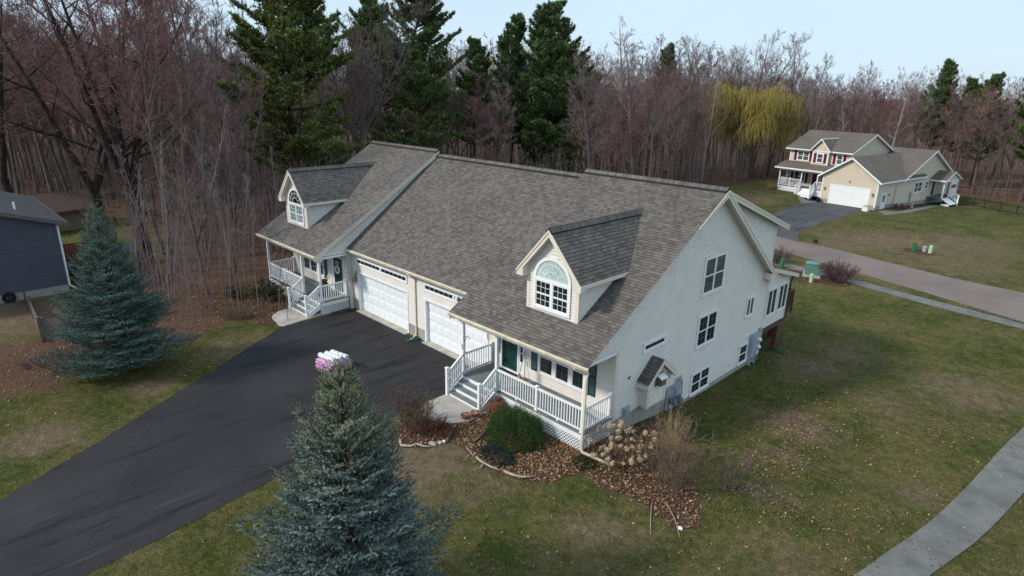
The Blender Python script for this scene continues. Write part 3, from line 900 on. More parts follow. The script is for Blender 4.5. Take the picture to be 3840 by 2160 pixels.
def unit(mx, left):
    H = house
    F = front(0)
    dshift = -.19 if left else 0
    # --- front wall behind the porch, inner jog wall, wedge above the garage roof
    m = MB(mx)
    laps(m, F, [(-6.68, DK), (0, DK), (0, 3.4), (-6.68, 3.4)], .12, .018)
    Fi = frame((-6.66, 0, 0), (0, 1, 0), (0, 0, 1), (-1, 0, 0))
    zi = 3.42
    laps(m, Fi, [(0, .0), (.35, .0), (.35, zi), (0, zi)], .12, .018)
    laps(m, Fi, [(-1.62, zi), (-.1, zi), (YR, 8.0), (YR, 8.3), (-1.62, roof_z(-1.62) - .15)], .12, .018)
    # gable wall
    Fs = side(0)
    laps(m, Fs, [(-1.7, 3.33), (0, 3.33), (0, roof_z(0) - .05), (-1.7, roof_z(-1.7) - .05)], .12, .018)
    laps(m, Fs, [(0, .5), (3.75, .5), (3.75, roof_z(3.75) - .05), (0, roof_z(0) - .05)], .12, .018)
    laps(m, Fs, [(3.75, -.5), (5.2, -.5), (5.2, roof_z(5.2) - .05), (3.75, roof_z(3.75) - .05)], .12, .018)
    laps(m, Fs, [(5.2, -.5), (12.45, -.5), (12.45, 6.12), (YR, 8.36), (5.2, roof_z(5.2) - .05)], .12, .018)
    Fb = frame((0, 12.45, 0), (1, 0, 0), (0, 0, 1), (0, 1, 0))
    laps(m, Fb, [(-12.4, -1.3), (0, -1.3), (0, 6.1), (-12.4, 6.1)], .12, .018)
    m.build('wall', 'siding', H)
    m = MB(mx)
    m.box(-12.4, -.012, 12.2, 12.43, -2, -.4); m.box(-.25, -.012, 0, 12.4, -1.6, .52); m.box(-6.68, -6.5, .05, .3, -.3, .6)
    m.build('foundation', 'foundation', H)
    # corner boards
    m = MB(mx)
    m.box(-.02, .022, -.022, .15, DK - .2, 3.36); m.box(-.15, -.02, -.022, .02, DK, 3.34)
    m.box(-.02, .022, 12.3, 12.47, -.5, 6.0)
    m.box(-6.69, -6.55, -.022, .02, .0, 3.45); m.box(-6.70, -6.66, -.022, .12, .0, 3.45)
    m.build('corner_board', 'cream', H)
    # --- roof
    Lr = math.hypot(YR - YE, ZR - ZE)
    x0, x1 = -6.81, .34
    Fr = slope_frame((0, YE, ZE), (1, 0, 0), (0, YR - YE, ZR - ZE))
    m = MB(mx)
    laps(m, Fr, [(x0 - .035, 0), (x1, 0), (x1, Lr), (x0 - .035, Lr)], .14, .011, True)
    # rear shed roof and the steep rear rake strip on the gable
    Lb = math.hypot(13.1 - YR, ZR - 6.10)
    Fb2 = slope_frame((0, 13.1, 6.10), (1, 0, 0), (0, YR - 13.1, ZR - 6.10))
    laps(m, Fb2, [(x0, 0), (.30, 0), (.30, Lb), (x0, Lb)], .14, .011, True)
    Ls = math.hypot(12.56 - YR, ZR - 3.66)
    Fs2 = slope_frame((0, 12.56, 3.66), (1, 0, 0), (0, YR - 12.56, ZR - 3.66))
    laps(m, Fs2, [(.01, 0), (.36, 0), (.36, Ls), (.01, Ls)], .14, .011, True)
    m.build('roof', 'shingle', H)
    m = MB(mx)
    roof_slab(m, Fr, [(x0 + .03, .02), (-.05, .02), (-.05, Lr), (x0 + .03, Lr)], .15)
    roof_slab(m, Fr, [(-.05, .02), (x1 - .01, .02), (x1 - .01, Lr), (-.05, Lr)], .035)
    roof_slab(m, Fb2, [(x0, .02), (.28, .02), (.28, Lb), (x0, Lb)], .14)
    roof_slab(m, Fs2, [(.012, .02), (.34, .02), (.34, Ls - .05), (.012, Ls - .05)], .15)
    m.build('soffit', 'cream', H)
    m = MB(mx)
    # inner rake board, rear shed rake board, gable rake boards, eave fascia
    t = lambda v, dz: (YE + (YR - YE) * v, ZE + (ZR - ZE) * v + dz)
    m.prism(side(x0), [t(-.002, -.01), t(1, -.01), t(1, -.29), t(-.002, -.29)], 0.0, .028)
    m.prism(side(x0 - .022), [t(-.004, .0), t(1, .0), t(1, -.10), t(-.004, -.10)], 0.0, .02)
    m.box(x0 + .03, x0 + .16, YE + .06, -1.6, 3.16, 3.44)
    ts = lambda v, dz: (13.1 + (YR - 13.1) * v, 6.10 + (ZR - 6.10) * v + dz)
    for xx in (.285, x0): m.prism(side(xx), [ts(-.004, -.01), ts(.995, -.01), ts(.995, -.25), ts(-.004, -.25)], 0, .025)
    m.prism(side(.31), [ts(-.006, .0), ts(.99, .0), ts(.99, -.09), ts(-.006, -.09)], 0, .02)
    tt = lambda v, dz: (12.56 + (YR - 12.56) * v, 3.66 + (ZR - 3.66) * v + dz)
    m.prism(side(.345), [tt(-.004, -.01), tt(1.0, -.01), tt(1.0, -.30), tt(-.004, -.28)], 0, .025)
    m.prism(side(.37), [tt(-.006, .0), tt(1.0, .0), tt(1.0, -.11), tt(-.006, -.11)], 0, .02)
    m.prism(side(.345), [(YR, ZR - .02), (YR, ZR - .30), (YR - 2.1, roof_z(YR - 2.1) - .02)], 0, .024)
    m.prism(side(0.02), [(11.72, 3.95), (12.6, 3.55), (12.6, 3.40), (11.72, 3.62)], 0, .345)
    m.box(x0 + .02, x1 - .01, YE + .01, YE + .04, ZE - .19, ZE - .02)
    m.build('fascia', 'cream', H)
    ridge_cap(H, x0 + .02, x1 - .02, ZR, YR, mx)
    gutter(H, (x0 - .02, YE + .01, ZE - .02), (x1 + .01, YE + .01, ZE - .02), (0, -1, 0), mx, 'stain_cream')
    # --- porch
    m = MB(mx)
    m.box(-6.66, -.02, -1.7, -.02, 3.27, 3.30)
    m.box(-6.66, .0, -1.74, -1.58, 3.02, 3.27)
    m.box(-6.66, -6.55, -1.58, -.02, 3.14, 3.42)
    m.box(-.13, .02, -1.58, -.02, 3.20, 3.34)
    m.build('porch_ceiling', 'trim', H)
    m = MB(mx)
    n = 13
    w = 1.74 / n
    for k in range(n): m.box(-6.5, .05, -1.745 + k * w + .004, -1.745 + (k + 1) * w - .004 if k < n - 1 else -.01, DK - .035, DK)
    m.build('porch_deck', 'deck', H)
    m = MB(mx)
    m.box(-6.47, .02, -1.72, -1.69, .45, DK - .037); m.box(-.01, .022, -1.688, -.02, .45, DK - .037); m.box(-6.472, -6.44, -1.688, -.02, .45, DK - .037)
    m.build('porch_skirt', 'trim', H)
    m = MB(mx)
    lattice(m, frame((0, -1.70, 0), (1, 0, 0), (0, 0, 1), (0, -1, 0)), -6.44, .0, -.1, .46)
    lattice(m, frame((-.012, 0, 0), (0, 1, 0), (0, 0, 1), (1, 0, 0)), -1.67, -.02, -.1, .46)
    lattice(m, frame((-6.455, 0, 0), (0, 1, 0), (0, 0, 1), (-1, 0, 0)), -1.67, -.02, -.1, .46)
    m.box(-.04, .005, -1.715, -1.68, -.1, .45); m.box(-6.47, -6.43, -1.715, -1.68, -.1, .45)
    m.build('porch_lattice', 'trim', H)
    for x in (-6.42, -4.41, -.06): post(H, x, -1.65, DK, 3.02, .115, mx, cap=False)
    post(H, -2.25, -1.65, DK, 1.66, .105, mx, name='rail_post')
    for x in (-6.40, -.07): post(H, x, -.09, DK, 1.66, .11, mx, name='rail_post')
    z = DK
    railing(H, (-4.35, -1.65, z), (-2.31, -1.65, z), .10, .90, mx)
    railing(H, (-2.19, -1.65, z), (-.12, -1.65, z), .10, .90, mx)
    railing(H, (-.06, -1.59, z), (-.07, -.15, z), .10, .90, mx)
    railing(H, (-6.42, -1.59, z), (-6.40, -.15, z), .10, .90, mx)
    for x in (-3.3, -1.2):
        m = MB(mx); m.box(x - .03, x + .03, -1.68, -1.62, DK, DK + .08); m.build('rail_foot', 'trim', H)
    # steps
    m, tr = MB(mx), MB(mx)
    for k in range(3):
        ztop = DK - (DK / 4) * (k + 1)
        y1 = -1.745 - .26 * k
        tr.box(-6.34, -4.47, y1 - .275, y1, ztop - .03, ztop)
        m.box(-6.34, -4.47, y1 - .002, y1 + .018, ztop, ztop + DK / 4 - .033)
    m.box(-6.34, -4.47, -2.52, -2.50, 0.0, DK / 4 - .033)
    for xs_ in ((-6.40, -6.342), (-4.468, -4.41)):
        m.prism(side(xs_[0]), [(-1.72, DK - .04), (-2.50, .16), (-2.56, .16), (-2.56, .0), (-2.35, .0), (-1.72, .32)], 0, xs_[1] - xs_[0])
    so = m.build('porch_steps', 'trim', H)
    tr.build('tread', 'deck', so)
    for x in (-6.38, -4.42):
        post(H, x, -2.56, .0, 1.24, .11, mx, name='newel_post', base=False)
        railing(H, (x, -1.70, DK), (x, -2.50, .12), .13, .93, mx, spacing=.12)
        m = MB(mx)
        xi = x + (.09 if x < -5 else -.09)
        m.tube([(xi, -1.72, DK + .72), (xi, -2.56, .80), (x, -2.62, .78)], .02, 8)
        m.build('handrail', 'trim', H)
    # --- front door
    dx = dshift
    a0, a1 = -6.30 + .24 + dx, -4.45 + dx
    casing(H, F, a0, a1, DK, 3.14, .10, .045, 'trim', mx)
    m = MB(mx)
    m.fbox(F, a0 + .1, a1 - .1, 2.72, 2.84, 0, .035)
    for u in (-5.83 + dx, -4.84 + dx): m.fbox(F, u - .05, u + .05, DK, 2.72, 0, .04)
    m.fbox(F, a0 + .1, a1 - .1, DK, DK + .1, 0, .06)
    for u in (a0 + .1, -4.79 + dx):
        w_ = (-5.88 + dx - a0 - .1) if u < -5 else (a1 - .1 + 4.79 - dx)
        m.fbox(F, u, u + w_, DK + .1, 2.72, 0, .02)
    m.build('door_surround', 'trim', H)
    g = MB(mx)
    if left:
        g.fbox(F, a0 + .12, a1 - .12, 2.86, 3.02, .006, .012)
    else:
        for u in (-5.95, -4.72):
            for k in range(3): g.fbox(F, u + dx, u + dx + .13, DK + .62 + k * .42, DK + .62 + k * .42 + .36, .021, .026)
        g.fbox(F, a0 + .12, a1 - .12, 2.86, 3.02, .006, .012)
    g.build('sidelight', 'glass', H)
    m = MB(mx)
    d0, d1, e0, e1 = -5.77 + dx, -4.89 + dx, DK + .10, 2.71
    m.fbox(F, d0, d0 + .10, e0, e1, .03, .065); m.fbox(F, d1 - .10, d1, e0, e1, .03, .065)
    m.fbox(F, d0 + .1, d1 - .1, e1 - .11, e1, .03, .064); m.fbox(F, d0 + .1, d1 - .1, e0, e0 + .2, .03, .064)
    do = m.build('storm_door', 'green', H)
    m = MB(mx); m.fbox(F, d0 + .09, d1 - .09, e0 + .19, e1 - .1, .036, .046); m.build('pane', 'glass_door', do)
    m = MB(mx); m.bar(F(d0 + .05, 1.65, .07), F(d0 + .05, 1.8, .07), .02); m.bar(F(d0 + .05, 1.65, .07), F(d0 + .05, 1.65, .11), .02); m.build('handle', 'brass', do)
    # --- triple window with shutters
    ws = .1 if left else 0
    if left: ws = -.12
    window(H, F, -3.72 + ws, -1.16 + ws, 1.17, 2.74, 3, (2, 2), True, .10, 'glass', 'trim', mx, mull=.17, grille='trim' if left else 'grille')
    shutter(H, F, -4.09 + ws, -3.74 + ws, 1.19, 2.70, mx=mx)
    shutter(H, F, -1.14 + ws, -.80 + ws, 1.19, 2.70, mx=mx)
    m = MB(mx)
    for u in (-4.38, -4.26): m.fbox(F, u, u + .09, 1.24, 1.42, 0, .04)
    m.build('outlet_box', 'cream', H)
    dormer(mx, 'glass' if left else 'fan_shade', 'glass_curtain' if left else 'glass', not left)

unit(None, False)
unit(MXL, True)

# --- garage section between the units
F = front(.2)
m = MB()
XL, XR = -18.13, -6.67
GL, GR = (-17.58, -12.86), (-11.51, -6.75)
gz = 2.32
laps(m, F, [(XL, .6), (GL[0], .6), (GL[0], gz), (XL, gz)], .12, .018)
laps(m, F, [(GL[1], .6), (GR[0], .6), (GR[0], gz), (GL[1], gz)], .12, .018)
laps(m, F, [(XL, gz), (XR, gz), (XR, 3.45), (XL, 3.45)], .12, .018)
m.build('wall', 'siding', house)
m = MB()
for a, b in ((XL, GL[0]), (GL[1], GR[0]), (GR[1], XR)): m.box(a, b, .21, .5, -.2, .6)
m.build('foundation', 'foundation', house)
for a, b in (GL, GR):
    casing(house, F, a, b, .0, gz, .12, .03, 'trim', None, .17)
    garage_door(house, front(.36), a + .12, b - .12, .055, gz - .12)
    m = MB(); m.box(a + .02, b - .02, -.06, .4, -.05, .05); m.build('door_sill', 'concrete', house)
window(house, F, -17.64, -12.86, 2.70, 3.11, 2, (6, 1), False, .085, 'glass', 'trim', mull=.09, sill=False, grille='trim')
window(house, F, -11.50, -6.90, 2.70, 3.11, 2, (6, 1), False, .085, 'glass', 'trim', mull=.09, sill=False, grille='trim')
Lc = math.hypot(YR - YCE, ZCR - ZCE)
Fc = slope_frame((0, YCE, ZCE), (1, 0, 0), (0, YR - YCE, ZCR - ZCE))
m = MB()
laps(m, Fc, [(XL + .02, 0), (XR - .02, 0), (XR - .02, Lc), (XL + .02, Lc)], .14, .011, True)
Lcb = math.hypot(12.6 - YR, ZCR - 3.6)
Fcb = slope_frame((0, 12.6, 3.6), (1, 0, 0), (0, YR - 12.6, ZCR - 3.6))
laps(m, Fcb, [(XL, 0), (XR, 0), (XR, Lcb), (XL, Lcb)], .14, .011, True)
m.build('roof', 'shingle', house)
m = MB()
roof_slab(m, Fc, [(XL + .02, .02), (XR - .02, .02), (XR - .02, Lc), (XL + .02, Lc)], .12)
m.box(XL + .03, XR - .03, YCE + .03, .2, 3.40, 3.43)
m.build('soffit', 'cream', house)
m = MB(); m.box(XL + .03, XR - .03, YCE, YCE + .028, 3.37, 3.52); m.build('fascia', 'cream', house)
gutter(house, (XL + .04, YCE, ZCE - .02), (XR - .14, YCE, ZCE - .02), (0, -1, 0), None, 'stain_cream')
ridge_cap(house, -18.0, -6.83, ZCR, YR)
def downspout(pts, mat='stain_cream', w=.075):
    m = MB()
    for a, b in zip(pts[:-1], pts[1:]):
        d = (Vector(b) - Vector(a)).normalized()
        m.bar(Vector(a) - d * .025, Vector(b) + d * .025, w, w * .75, up=(0, -1, .01))
    return m.build('downspout', mat, house)
downspout([(-12.4, YCE - .06, 3.42), (-12.2, YCE - .02, 3.30), (-12.18, .14, 3.16), (-12.18, .14, .22), (-12.18, -.02, .10), (-12.15, -.22, .06)])
downspout([(-.35, YE - .05, 3.36), (-.20, YE - .02, 3.26), (.05, -1.66, 3.02), (.06, -1.76, 2.9), (.06, -1.78, .12), (.14, -1.80, .06), (1.25, -1.66, .04)])
# gable windows (units, position along the wall)
S0 = side(0.0)
window(house, S0, 5.69, 7.52, 4.06, 5.73, 2, (2, 2), True, .10, 'glass_blind')
window(house, S0, 5.70, 7.37, 1.69, 3.20, 2, (2, 2), True, .10, 'glass')
window(house, S0, 1.66, 3.22, 2.71, 3.13, 1, (5, 1), False, .10, 'glass', sill=False)
window(house, S0, 5.66, 7.32, -.53, .57, 2, (2, 2), True, .10, 'glass')
window(house, S0, 10.20, 11.04, 1.95, 3.00, 2, (1, 3), False, .10, 'glass_blind', mull=.05)
window(house, S0, 10.11, 11.02, -.46, .59, 1, (2, 2), True, .09, 'glass')
# --- gabled bump-out on the gable wall
y0, y1, xd, zb, ze, za = 1.72, 3.02, .34, .52, 1.72, 2.46
m = MB()
Fx = side(xd)
ym = (y0 + y1) / 2
laps(m, Fx, [(y0, zb), (y1, zb), (y1, ze), (ym, za - .18), (y0, ze)], .12, .018)
for yy, s in ((y0, -1), (y1, 1)):
    laps(m, frame((0, yy, 0), (1, 0, 0), (0, 0, 1), (0, s, 0)), [(.0, zb), (xd, zb), (xd, ze), (0, ze)], .12, .018)
m.box(.0, xd - .005, y0 + .005, y1 - .005, zb - .02, zb + .01)
bo = m.build('bump_out', 'siding', house)
m = MB()
for yy in (y0, y1):
    m.box(xd - .13, xd + .022, yy - .022, yy + .022, zb - .02, ze + .05)
    a, b = (yy, yy + .14) if yy == y0 else (yy - .14, yy)
    m.box(xd, xd + .021, a, b, zb - .02, ze + .05)
m.build('corner_board', 'cream', bo)
m, sb = MB(), MB()
ov = (y1 - y0) / 2 + .30
for s in (-1, 1):
    zE = za - ov * .82
    Fq = slope_frame((0, ym + s * ov, zE), (1, 0, 0), (0, -s * ov, za - zE))
    Lq = math.hypot(ov, za - zE)
    laps(m, Fq, [(.015, 0), (xd + .22, 0), (xd + .22, Lq), (.015, Lq)], .14, .014, True)
    roof_slab(sb, Fq, [(.016, .01), (xd + .2, .01), (xd + .2, Lq), (.016, Lq)], .10)
    t3 = lambda v, dz: (ym + s * ov * (1 - v), zE + (za - zE) * v + dz)
    sb.prism(side(xd + .2), [t3(-.02, -.01), t3(1, -.01), t3(1, -.2), t3(-.02, -.2)], 0, .03)
    a, b = sorted((ym + s * ov, ym + s * (ov - .36)))
    sb.box(.016, xd + .2, a, b, zE - .22, zE - .08)
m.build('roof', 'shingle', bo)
sb.build('soffit', 'cream', bo)
m = MB()
m.fbox(Fx, 2.18, 2.72, 1.30, 1.82, .012, .03)
m.fbox(Fx, 2.28, 2.64, 1.34, 1.66, .03, .22)
vh = m.build('vent_hood', 'greywood', bo)
m = MB(); m.add([Fx(2.26, 1.72, .03), Fx(2.68, 1.72, .03), Fx(2.68, 1.62, .26), Fx(2.26, 1.62, .26), Fx(2.26, 1.76, .03), Fx(2.68, 1.76, .03), Fx(2.68, 1.66, .26), Fx(2.26, 1.66, .26)], [(4, 5, 6, 7), (0, 3, 2, 1), (3, 7, 6, 2), (0, 4, 7, 3), (1, 2, 6, 5)])
m.build('vent_flap', 'trim', bo)
# --- services on the gable wall
m = MB(); m.fbox(S0, .62, .95, .56, .86, .0, .14); m.fbox(S0, .66, .91, .60, .82, .14, .16); m.build('dryer_vent', 'greymetal', house)
m = MB()
m.fbox(S0, 3.72, 4.30, -.45, .62, .012, .03); m.fbox(S0, 4.32, 4.86, -.45, .80, .012, .032)
gb = m.build('meter_board', 'greymetal', house)
for (yc, zc, yp, zp) in ((3.98, -.05, 4.05, .52), (4.42, -.12, 4.58, .70)):
    m = MB()
    m.lathe((0, 0, 0), [(.0, 0)], 4) if False else None
    c = Vector((.24, yc, zc))
    prof = [(.10, -.12), (.15, -.10), (.15, .10), (.10, .12)]
    ring = []
    for (r_, a) in prof: ring.append((r_, a))
    n = 14
    v = [c + Vector((a, r_ * math.cos(2 * math.pi * k / n), r_ * math.sin(2 * math.pi * k / n) * 1.1)) for r_, a in ring for k in range(n)]
    f = [(i * n + k, i * n + (k + 1) % n, (i + 1) * n + (k + 1) % n, (i + 1) * n + k) for i in range(3) for k in range(n)] + [tuple(range(n - 1, -1, -1)), tuple(range(3 * n, 4 * n))]
    m.add(v, f)
    m.tube([(.24, yc - .1, zc + .15), (.24, yc - .1, zc + .25), (.24, yp, zc + .25), (.20, yp, zp), (.04, yp, zp)], .022, 8)
    m.tube([(.24, yc + .12, zc + .12), (.24, yc + .12, zc + .22), (.24, yc - .25, zc + .24)], .022, 8)
    m.tube([(.24, 3.62, -.02), (.24, 3.62, -.75)], .026, 8) if yc < 4.2 else m.tube([(.24, yc, zc + .12), (.24, yc, zc + .25)], .05, 8)
    m.build('gas_meter', 'gasmetal', house)
m = MB()
m.fbox(S0, 11.10, 11.62, -.12, .80, .03, .22); m.fbox(S0, 11.64, 12.02, -.10, .86, .03, .20); m.fbox(S0, 12.04, 12.22, .30, 1.0, .03, .16)
m.fbox(S0, 11.2, 11.58, .80, .86, .05, .2); m.fbox(S0, 11.30, 11.60, .0, .7, .22, .235)
m.tube([S0(11.22, -.12, .12), S0(11.22, -.75, .12)], .055, 8)
m.tube([S0(11.7, -.10, .12), S0(11.7, -.75, .12)], .03, 8); m.tube([S0(11.95, -.10, .1), S0(11.85, -.4, .12), S0(11.8, -.8, .14)], .028, 8)
ep = m.build('electric_panel', 'greymetal', house)
for z in (.12, .50):
    m = MB(); c = S0(11.83, z, .2)
    n = 12
    v = [c + Vector((a, r_ * math.cos(2 * math.pi * k / n), r_ * math.sin(2 * math.pi * k / n))) for r_, a in ((.10, 0), (.10, .08), (.07, .13)) for k in range(n)]
    m.add(v, [(i * n + k, i * n + (k + 1) % n, (i + 1) * n + (k + 1) % n, (i + 1) * n + k) for i in range(2) for k in range(n)] + [tuple(range(2 * n, 3 * n))])
    m.build('meter_dial', 'trim', ep)
m = MB(); m.bar(S0(.78, 2.0, .03), S0(.98, 2.04, .03), .02); m.bar(S0(.9, 2.02, .03), S0(.9, 1.92, .03), .02); m.build('wall_hook', 'blackmetal', house)
# lamps beside the garage doors
for (x, y, z, b) in ((-17.78, .2, 1.72, 1), (-6.72, .2, 1.75, 0)):
    m = MB()
    m.box(x - .07, x + .07, y - .02, y, z + .1, z + .42)
    m.lathe((x, y - .13, z), [(.03, -.10), (.09, -.06), (.10, .16), (.06, .24), (.02, .32)], 8)
    m.bar((x, y - .02, z + .3), (x, y - .13, z + .3), .02)
    m.build('wall_lamp', 'brass', house)
m = MB(); m.lathe((-17.62, .08, 2.28), [(.03, -.1), (.11, -.06), (.12, .02), (.08, .08), (.03, .1)], 12); m.bar((-17.62, .08, 2.28), (-17.62, .2, 2.28), .04); m.build('flood_lamp', 'greymetal', house)
m = MB()
for dxx in (-.1, .1): m.lathe((-8.9 + dxx, -.02, 3.02), [(.03, -.09), (.075, -.06), (.06, .05), (.02, .08)], 10)
m.bar((-9.0, .12, 3.08), (-8.8, .12, 3.08), .05); m.bar((-8.9, .12, 3.08), (-8.9, .2, 3.08), .08)
m.build('flood_lamp', 'trim', house)
m = MB(); m.box(-17.54, -17.48, .30, .33, 1.20, 1.38); m.box(-11.47, -11.41, .30, .33, 1.20, 1.38); m.build('door_keypad', 'greymetal', house)
# plant hook and house numbers on the corner posts
m = MB()
m.tube([(-6.36, -1.65, 2.36), (-6.22, -1.65, 2.42), (-6.10, -1.65, 2.44), (-6.02, -1.65, 2.40), (-6.04, -1.65, 2.33)], .012, 6)
m.tube([(-6.36, -1.65, 2.18), (-6.28, -1.65, 2.26), (-6.18, -1.65, 2.42)], .010, 6)
m.build('plant_hook', 'blackmetal', house)
def digits(txt, x, y, z, size, name='house_number'):
    for k, ch in enumerate(txt):
        cu_ = bpy.data.curves.new(name, 'FONT')
        cu_.body = ch; cu_.size = size; cu_.extrude = .004; cu_.align_x = 'CENTER'; cu_.offset = .004
        cu_.materials.append(MAT['blackmetal'])
        tmp = bpy.data.objects.new(name, cu_)
        COL.objects.link(tmp)
        bpy.context.view_layer.update()
        me = bpy.data.meshes.new_from_object(tmp.evaluated_get(bpy.context.evaluated_depsgraph_get()))
        bpy.data.objects.remove(tmp)
        o = bpy.data.objects.new(name, me)
        o.location = (x, y, z - k * size * .95); o.rotation_euler = (R(90), 0, 0)
        link(o, house)
digits('67', -6.42, -1.712, 1.93, .15)
digits('69', -18.38, -1.712, 1.80, .15)

# --- rear sunroom on posts
m = MB()
Fw = side(-.1)
laps(m, Fw, [(12.46, .72), (15.34, .72), (15.34, 3.06), (12.46, 3.9)], .12, .018)
laps(m, frame((0, 15.34, 0), (1, 0, 0), (0, 0, 1), (0, 1, 0)), [(-5, .72), (-.1, .72), (-.1, 3.06), (-5, 3.06)], .12, .018)
laps(m, frame((-5, 0, 0), (0, 1, 0), (0, 0, 1), (-1, 0, 0)), [(12.46, .72), (15.34, .72), (15.34, 3.06), (12.46, 3.9)], .12, .018)
sr = m.build('sunroom', 'siding', house)
m = MB(); m.box(-.13, -.078, 15.2, 15.362, .68, 3.08); m.box(-.13, -.078, 12.48, 12.62, .68, 3.8); m.build('corner_board', 'cream', sr)
m = MB()
Ls_ = math.hypot(15.75 - 12.46, 4.05 - 3.14)
Fq = slope_frame((0, 15.75, 3.14), (1, 0, 0), (0, 12.46 - 15.75, 4.05 - 3.14))
laps(m, Fq, [(-5.2, 0), (.2, 0), (.2, Ls_), (-5.2, Ls_)], .14, .012, True)
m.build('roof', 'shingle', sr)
m = MB(); roof_slab(m, Fq, [(-5.19, .01), (.18, .01), (.18, Ls_), (-5.19, Ls_)], .12)
m.prism(side(.18), [(15.76, 3.13), (12.47, 4.04), (12.47, 3.84), (15.76, 2.93)], 0, .025); m.build('soffit', 'cream', sr)
window(house, side(-.1), 12.82, 13.93, 1.30, 2.76, 2, (2, 5), False, .07, 'glass', mull=.05)
window(house, side(-.1), 14.16, 15.24, 1.30, 2.76, 2, (2, 5), False, .07, 'glass', mull=.05)
m = MB(); m.box(-5, -.08, 12.46, 15.36, .42, .70); m.build('floor_beam', 'brownwood', sr)
for x, y in ((-.2, 14.85), (-2.6, 14.85), (-4.8, 14.85), (-1.2, 16.9), (-4.5, 16.9)):
    m = MB(); zg = hz(x, y) - .35
    m.box(x - .13, x + .13, y - .13, y + .13, zg + .1, .43)
    m.build('support_post', 'brownwood', house)
    m = MB(); m.lathe((x, y, zg), [(.17, -.1), (.17, .12)], 12); m.build('post_footing', 'concrete', house)
downspout([(-.02, 15.72, 2.98), (-.03, 15.45, 2.75), (-.03, 15.42, .70), (-.14, 15.05, .42), (-.06, 14.96, -1.2)], 'brownwood')
# rear deck with brown railing
m = MB(); m.box(-5, -.5, 15.37, 17.6, .42, .55); dkk = m.build('rear_deck', 'brownwood', house)
railing(house, (-.55, 15.45, .55), (-.55, 17.55, .55), .12, 1.12, None, .13, 'brownwood')
railing(house, (-.6, 17.55, .55), (-4.95, 17.55, .55), .12, 1.12, None, .13, 'brownwood', indiv=False)
post(house, -.55, 17.55, .3, 1.7, .1, cap=False, mat='brownwood', name='rail_post', base=False)

# --- loose things on and around the porches
t = thing('broom', 'straw broom leaning by the open-porch green door', 'broom', (-4.36, -.42, DK))
m = MB(); m.tube([(0, .0, .30), (-.09, .38, 1.18)], .013, 8); m.build('handle', 'brownwood', t)
m = MB()
rr = random.Random(3)
m.add([(-.13, -.05, .0), (.13, -.05, .0), (.13, .04, .0), (-.13, .04, .0), (-.035, -.02, .32), (.035, -.02, .32), (.035, .03, .32), (-.035, .03, .32)], [(0, 1, 5, 4), (1, 2, 6, 5), (2, 3, 7, 6), (3, 0, 4, 7), (4, 5, 6, 7), (0, 3, 2, 1)])
for k in range(40):
    x = rr.uniform(-.13, .13); m.bar((x * .25, -.0, .30), (x * 1.05, rr.uniform(-.06, .04), .0), .008)
m.build('bristle_head', 'straw', t)
def mat_rug(name, label, x0, x1, y0, y1):
    m = MB(); m.box(x0, x1, y0, y1, DK + .002, DK + .018)
    for k in range(12):
        x = x0 + (x1 - x0) * (k + .5) / 12
        m.box(x - .012, x + .012, y0 + .02, y1 - .02, DK + .018, DK + .024)
    return tag(m.build(name, 'black'), label, 'doormat')
mat_rug('doormat', 'black doormat below the green door with the broom', -5.75, -4.75, -.62, -.12)
mat_rug('doormat', 'black doormat on the far porch below the door with a wreath', -19.9, -18.6, -1.2, -.3)
t = thing('wreath', 'white wreath hanging on the dark green door of the far porch', 'wreath', (-19.3, -.075, 2.05))
m = MB(); n = 22
for k in range(n):
    a = 2 * math.pi * k / n
    c = Vector((math.cos(a) * .2, 0, math.sin(a) * .2))
    m.lathe(c + Vector((0, -.02, 0)), [(.02, -.05), (.055, -.02), (.06, .02), (.02, .05)], 7)
m.build('wreath_ring', 'trim', t)
t = thing('door_sign', 'small white rectangular sign above the wreath on the far door', 'sign', (-19.3, -.07, 2.45))
m = MB(); m.box(-.16, .16, -.012, 0, -.09, .09); m.build('sign_board', 'trim', t)
m = MB(); m.box(-.12, .12, -.016, -.0125, -.05, .05); m.build('sign_face', 'greywood', t)
t = thing('clay_urn', 'round dark brown clay urn with a wide rim on the far porch', 'urn', (-19.75, -.72, DK))
m = MB(); m.lathe((0, 0, 0), [(.14, 0), (.22, .12), (.27, .32), (.24, .52), (.15, .66), (.16, .70), (.22, .74), (.22, .77), (.13, .75)], 20); m.build('urn_body', pm('brown_glazed_clay', (.075, .03, .02), .3, 5, .45), t, True)
t = thing('wind_chime', 'dark wind chime hanging from the eave of the far porch', 'wind chime', (-24.1, -1.55, 2.3))
m = MB(); m.lathe((0, 0, .40), [(.09, 0), (.09, .03)], 10); m.tube([(0, 0, .43), (0, 0, .72)], .006, 5)
for k in range(5):
    a = 2 * math.pi * k / 5; m.tube([(.06 * math.cos(a), .06 * math.sin(a), .4), (.06 * math.cos(a), .06 * math.sin(a), .05)], .012, 6)
m.build('chime_tubes', 'blackmetal', t)
t = thing('hanging_lantern', 'black lantern hanging at the outer end of the far porch', 'lantern', (-24.2, -.25, 2.15))
m = MB(); m.lathe((0, 0, 0), [(.05, 0), (.12, .04), (.12, .34), (.14, .36), (.03, .5)], 6); m.tube([(0, 0, .5), (0, 0, 1.1)], .008, 5); m.build('lantern_body', 'blackmetal', t)

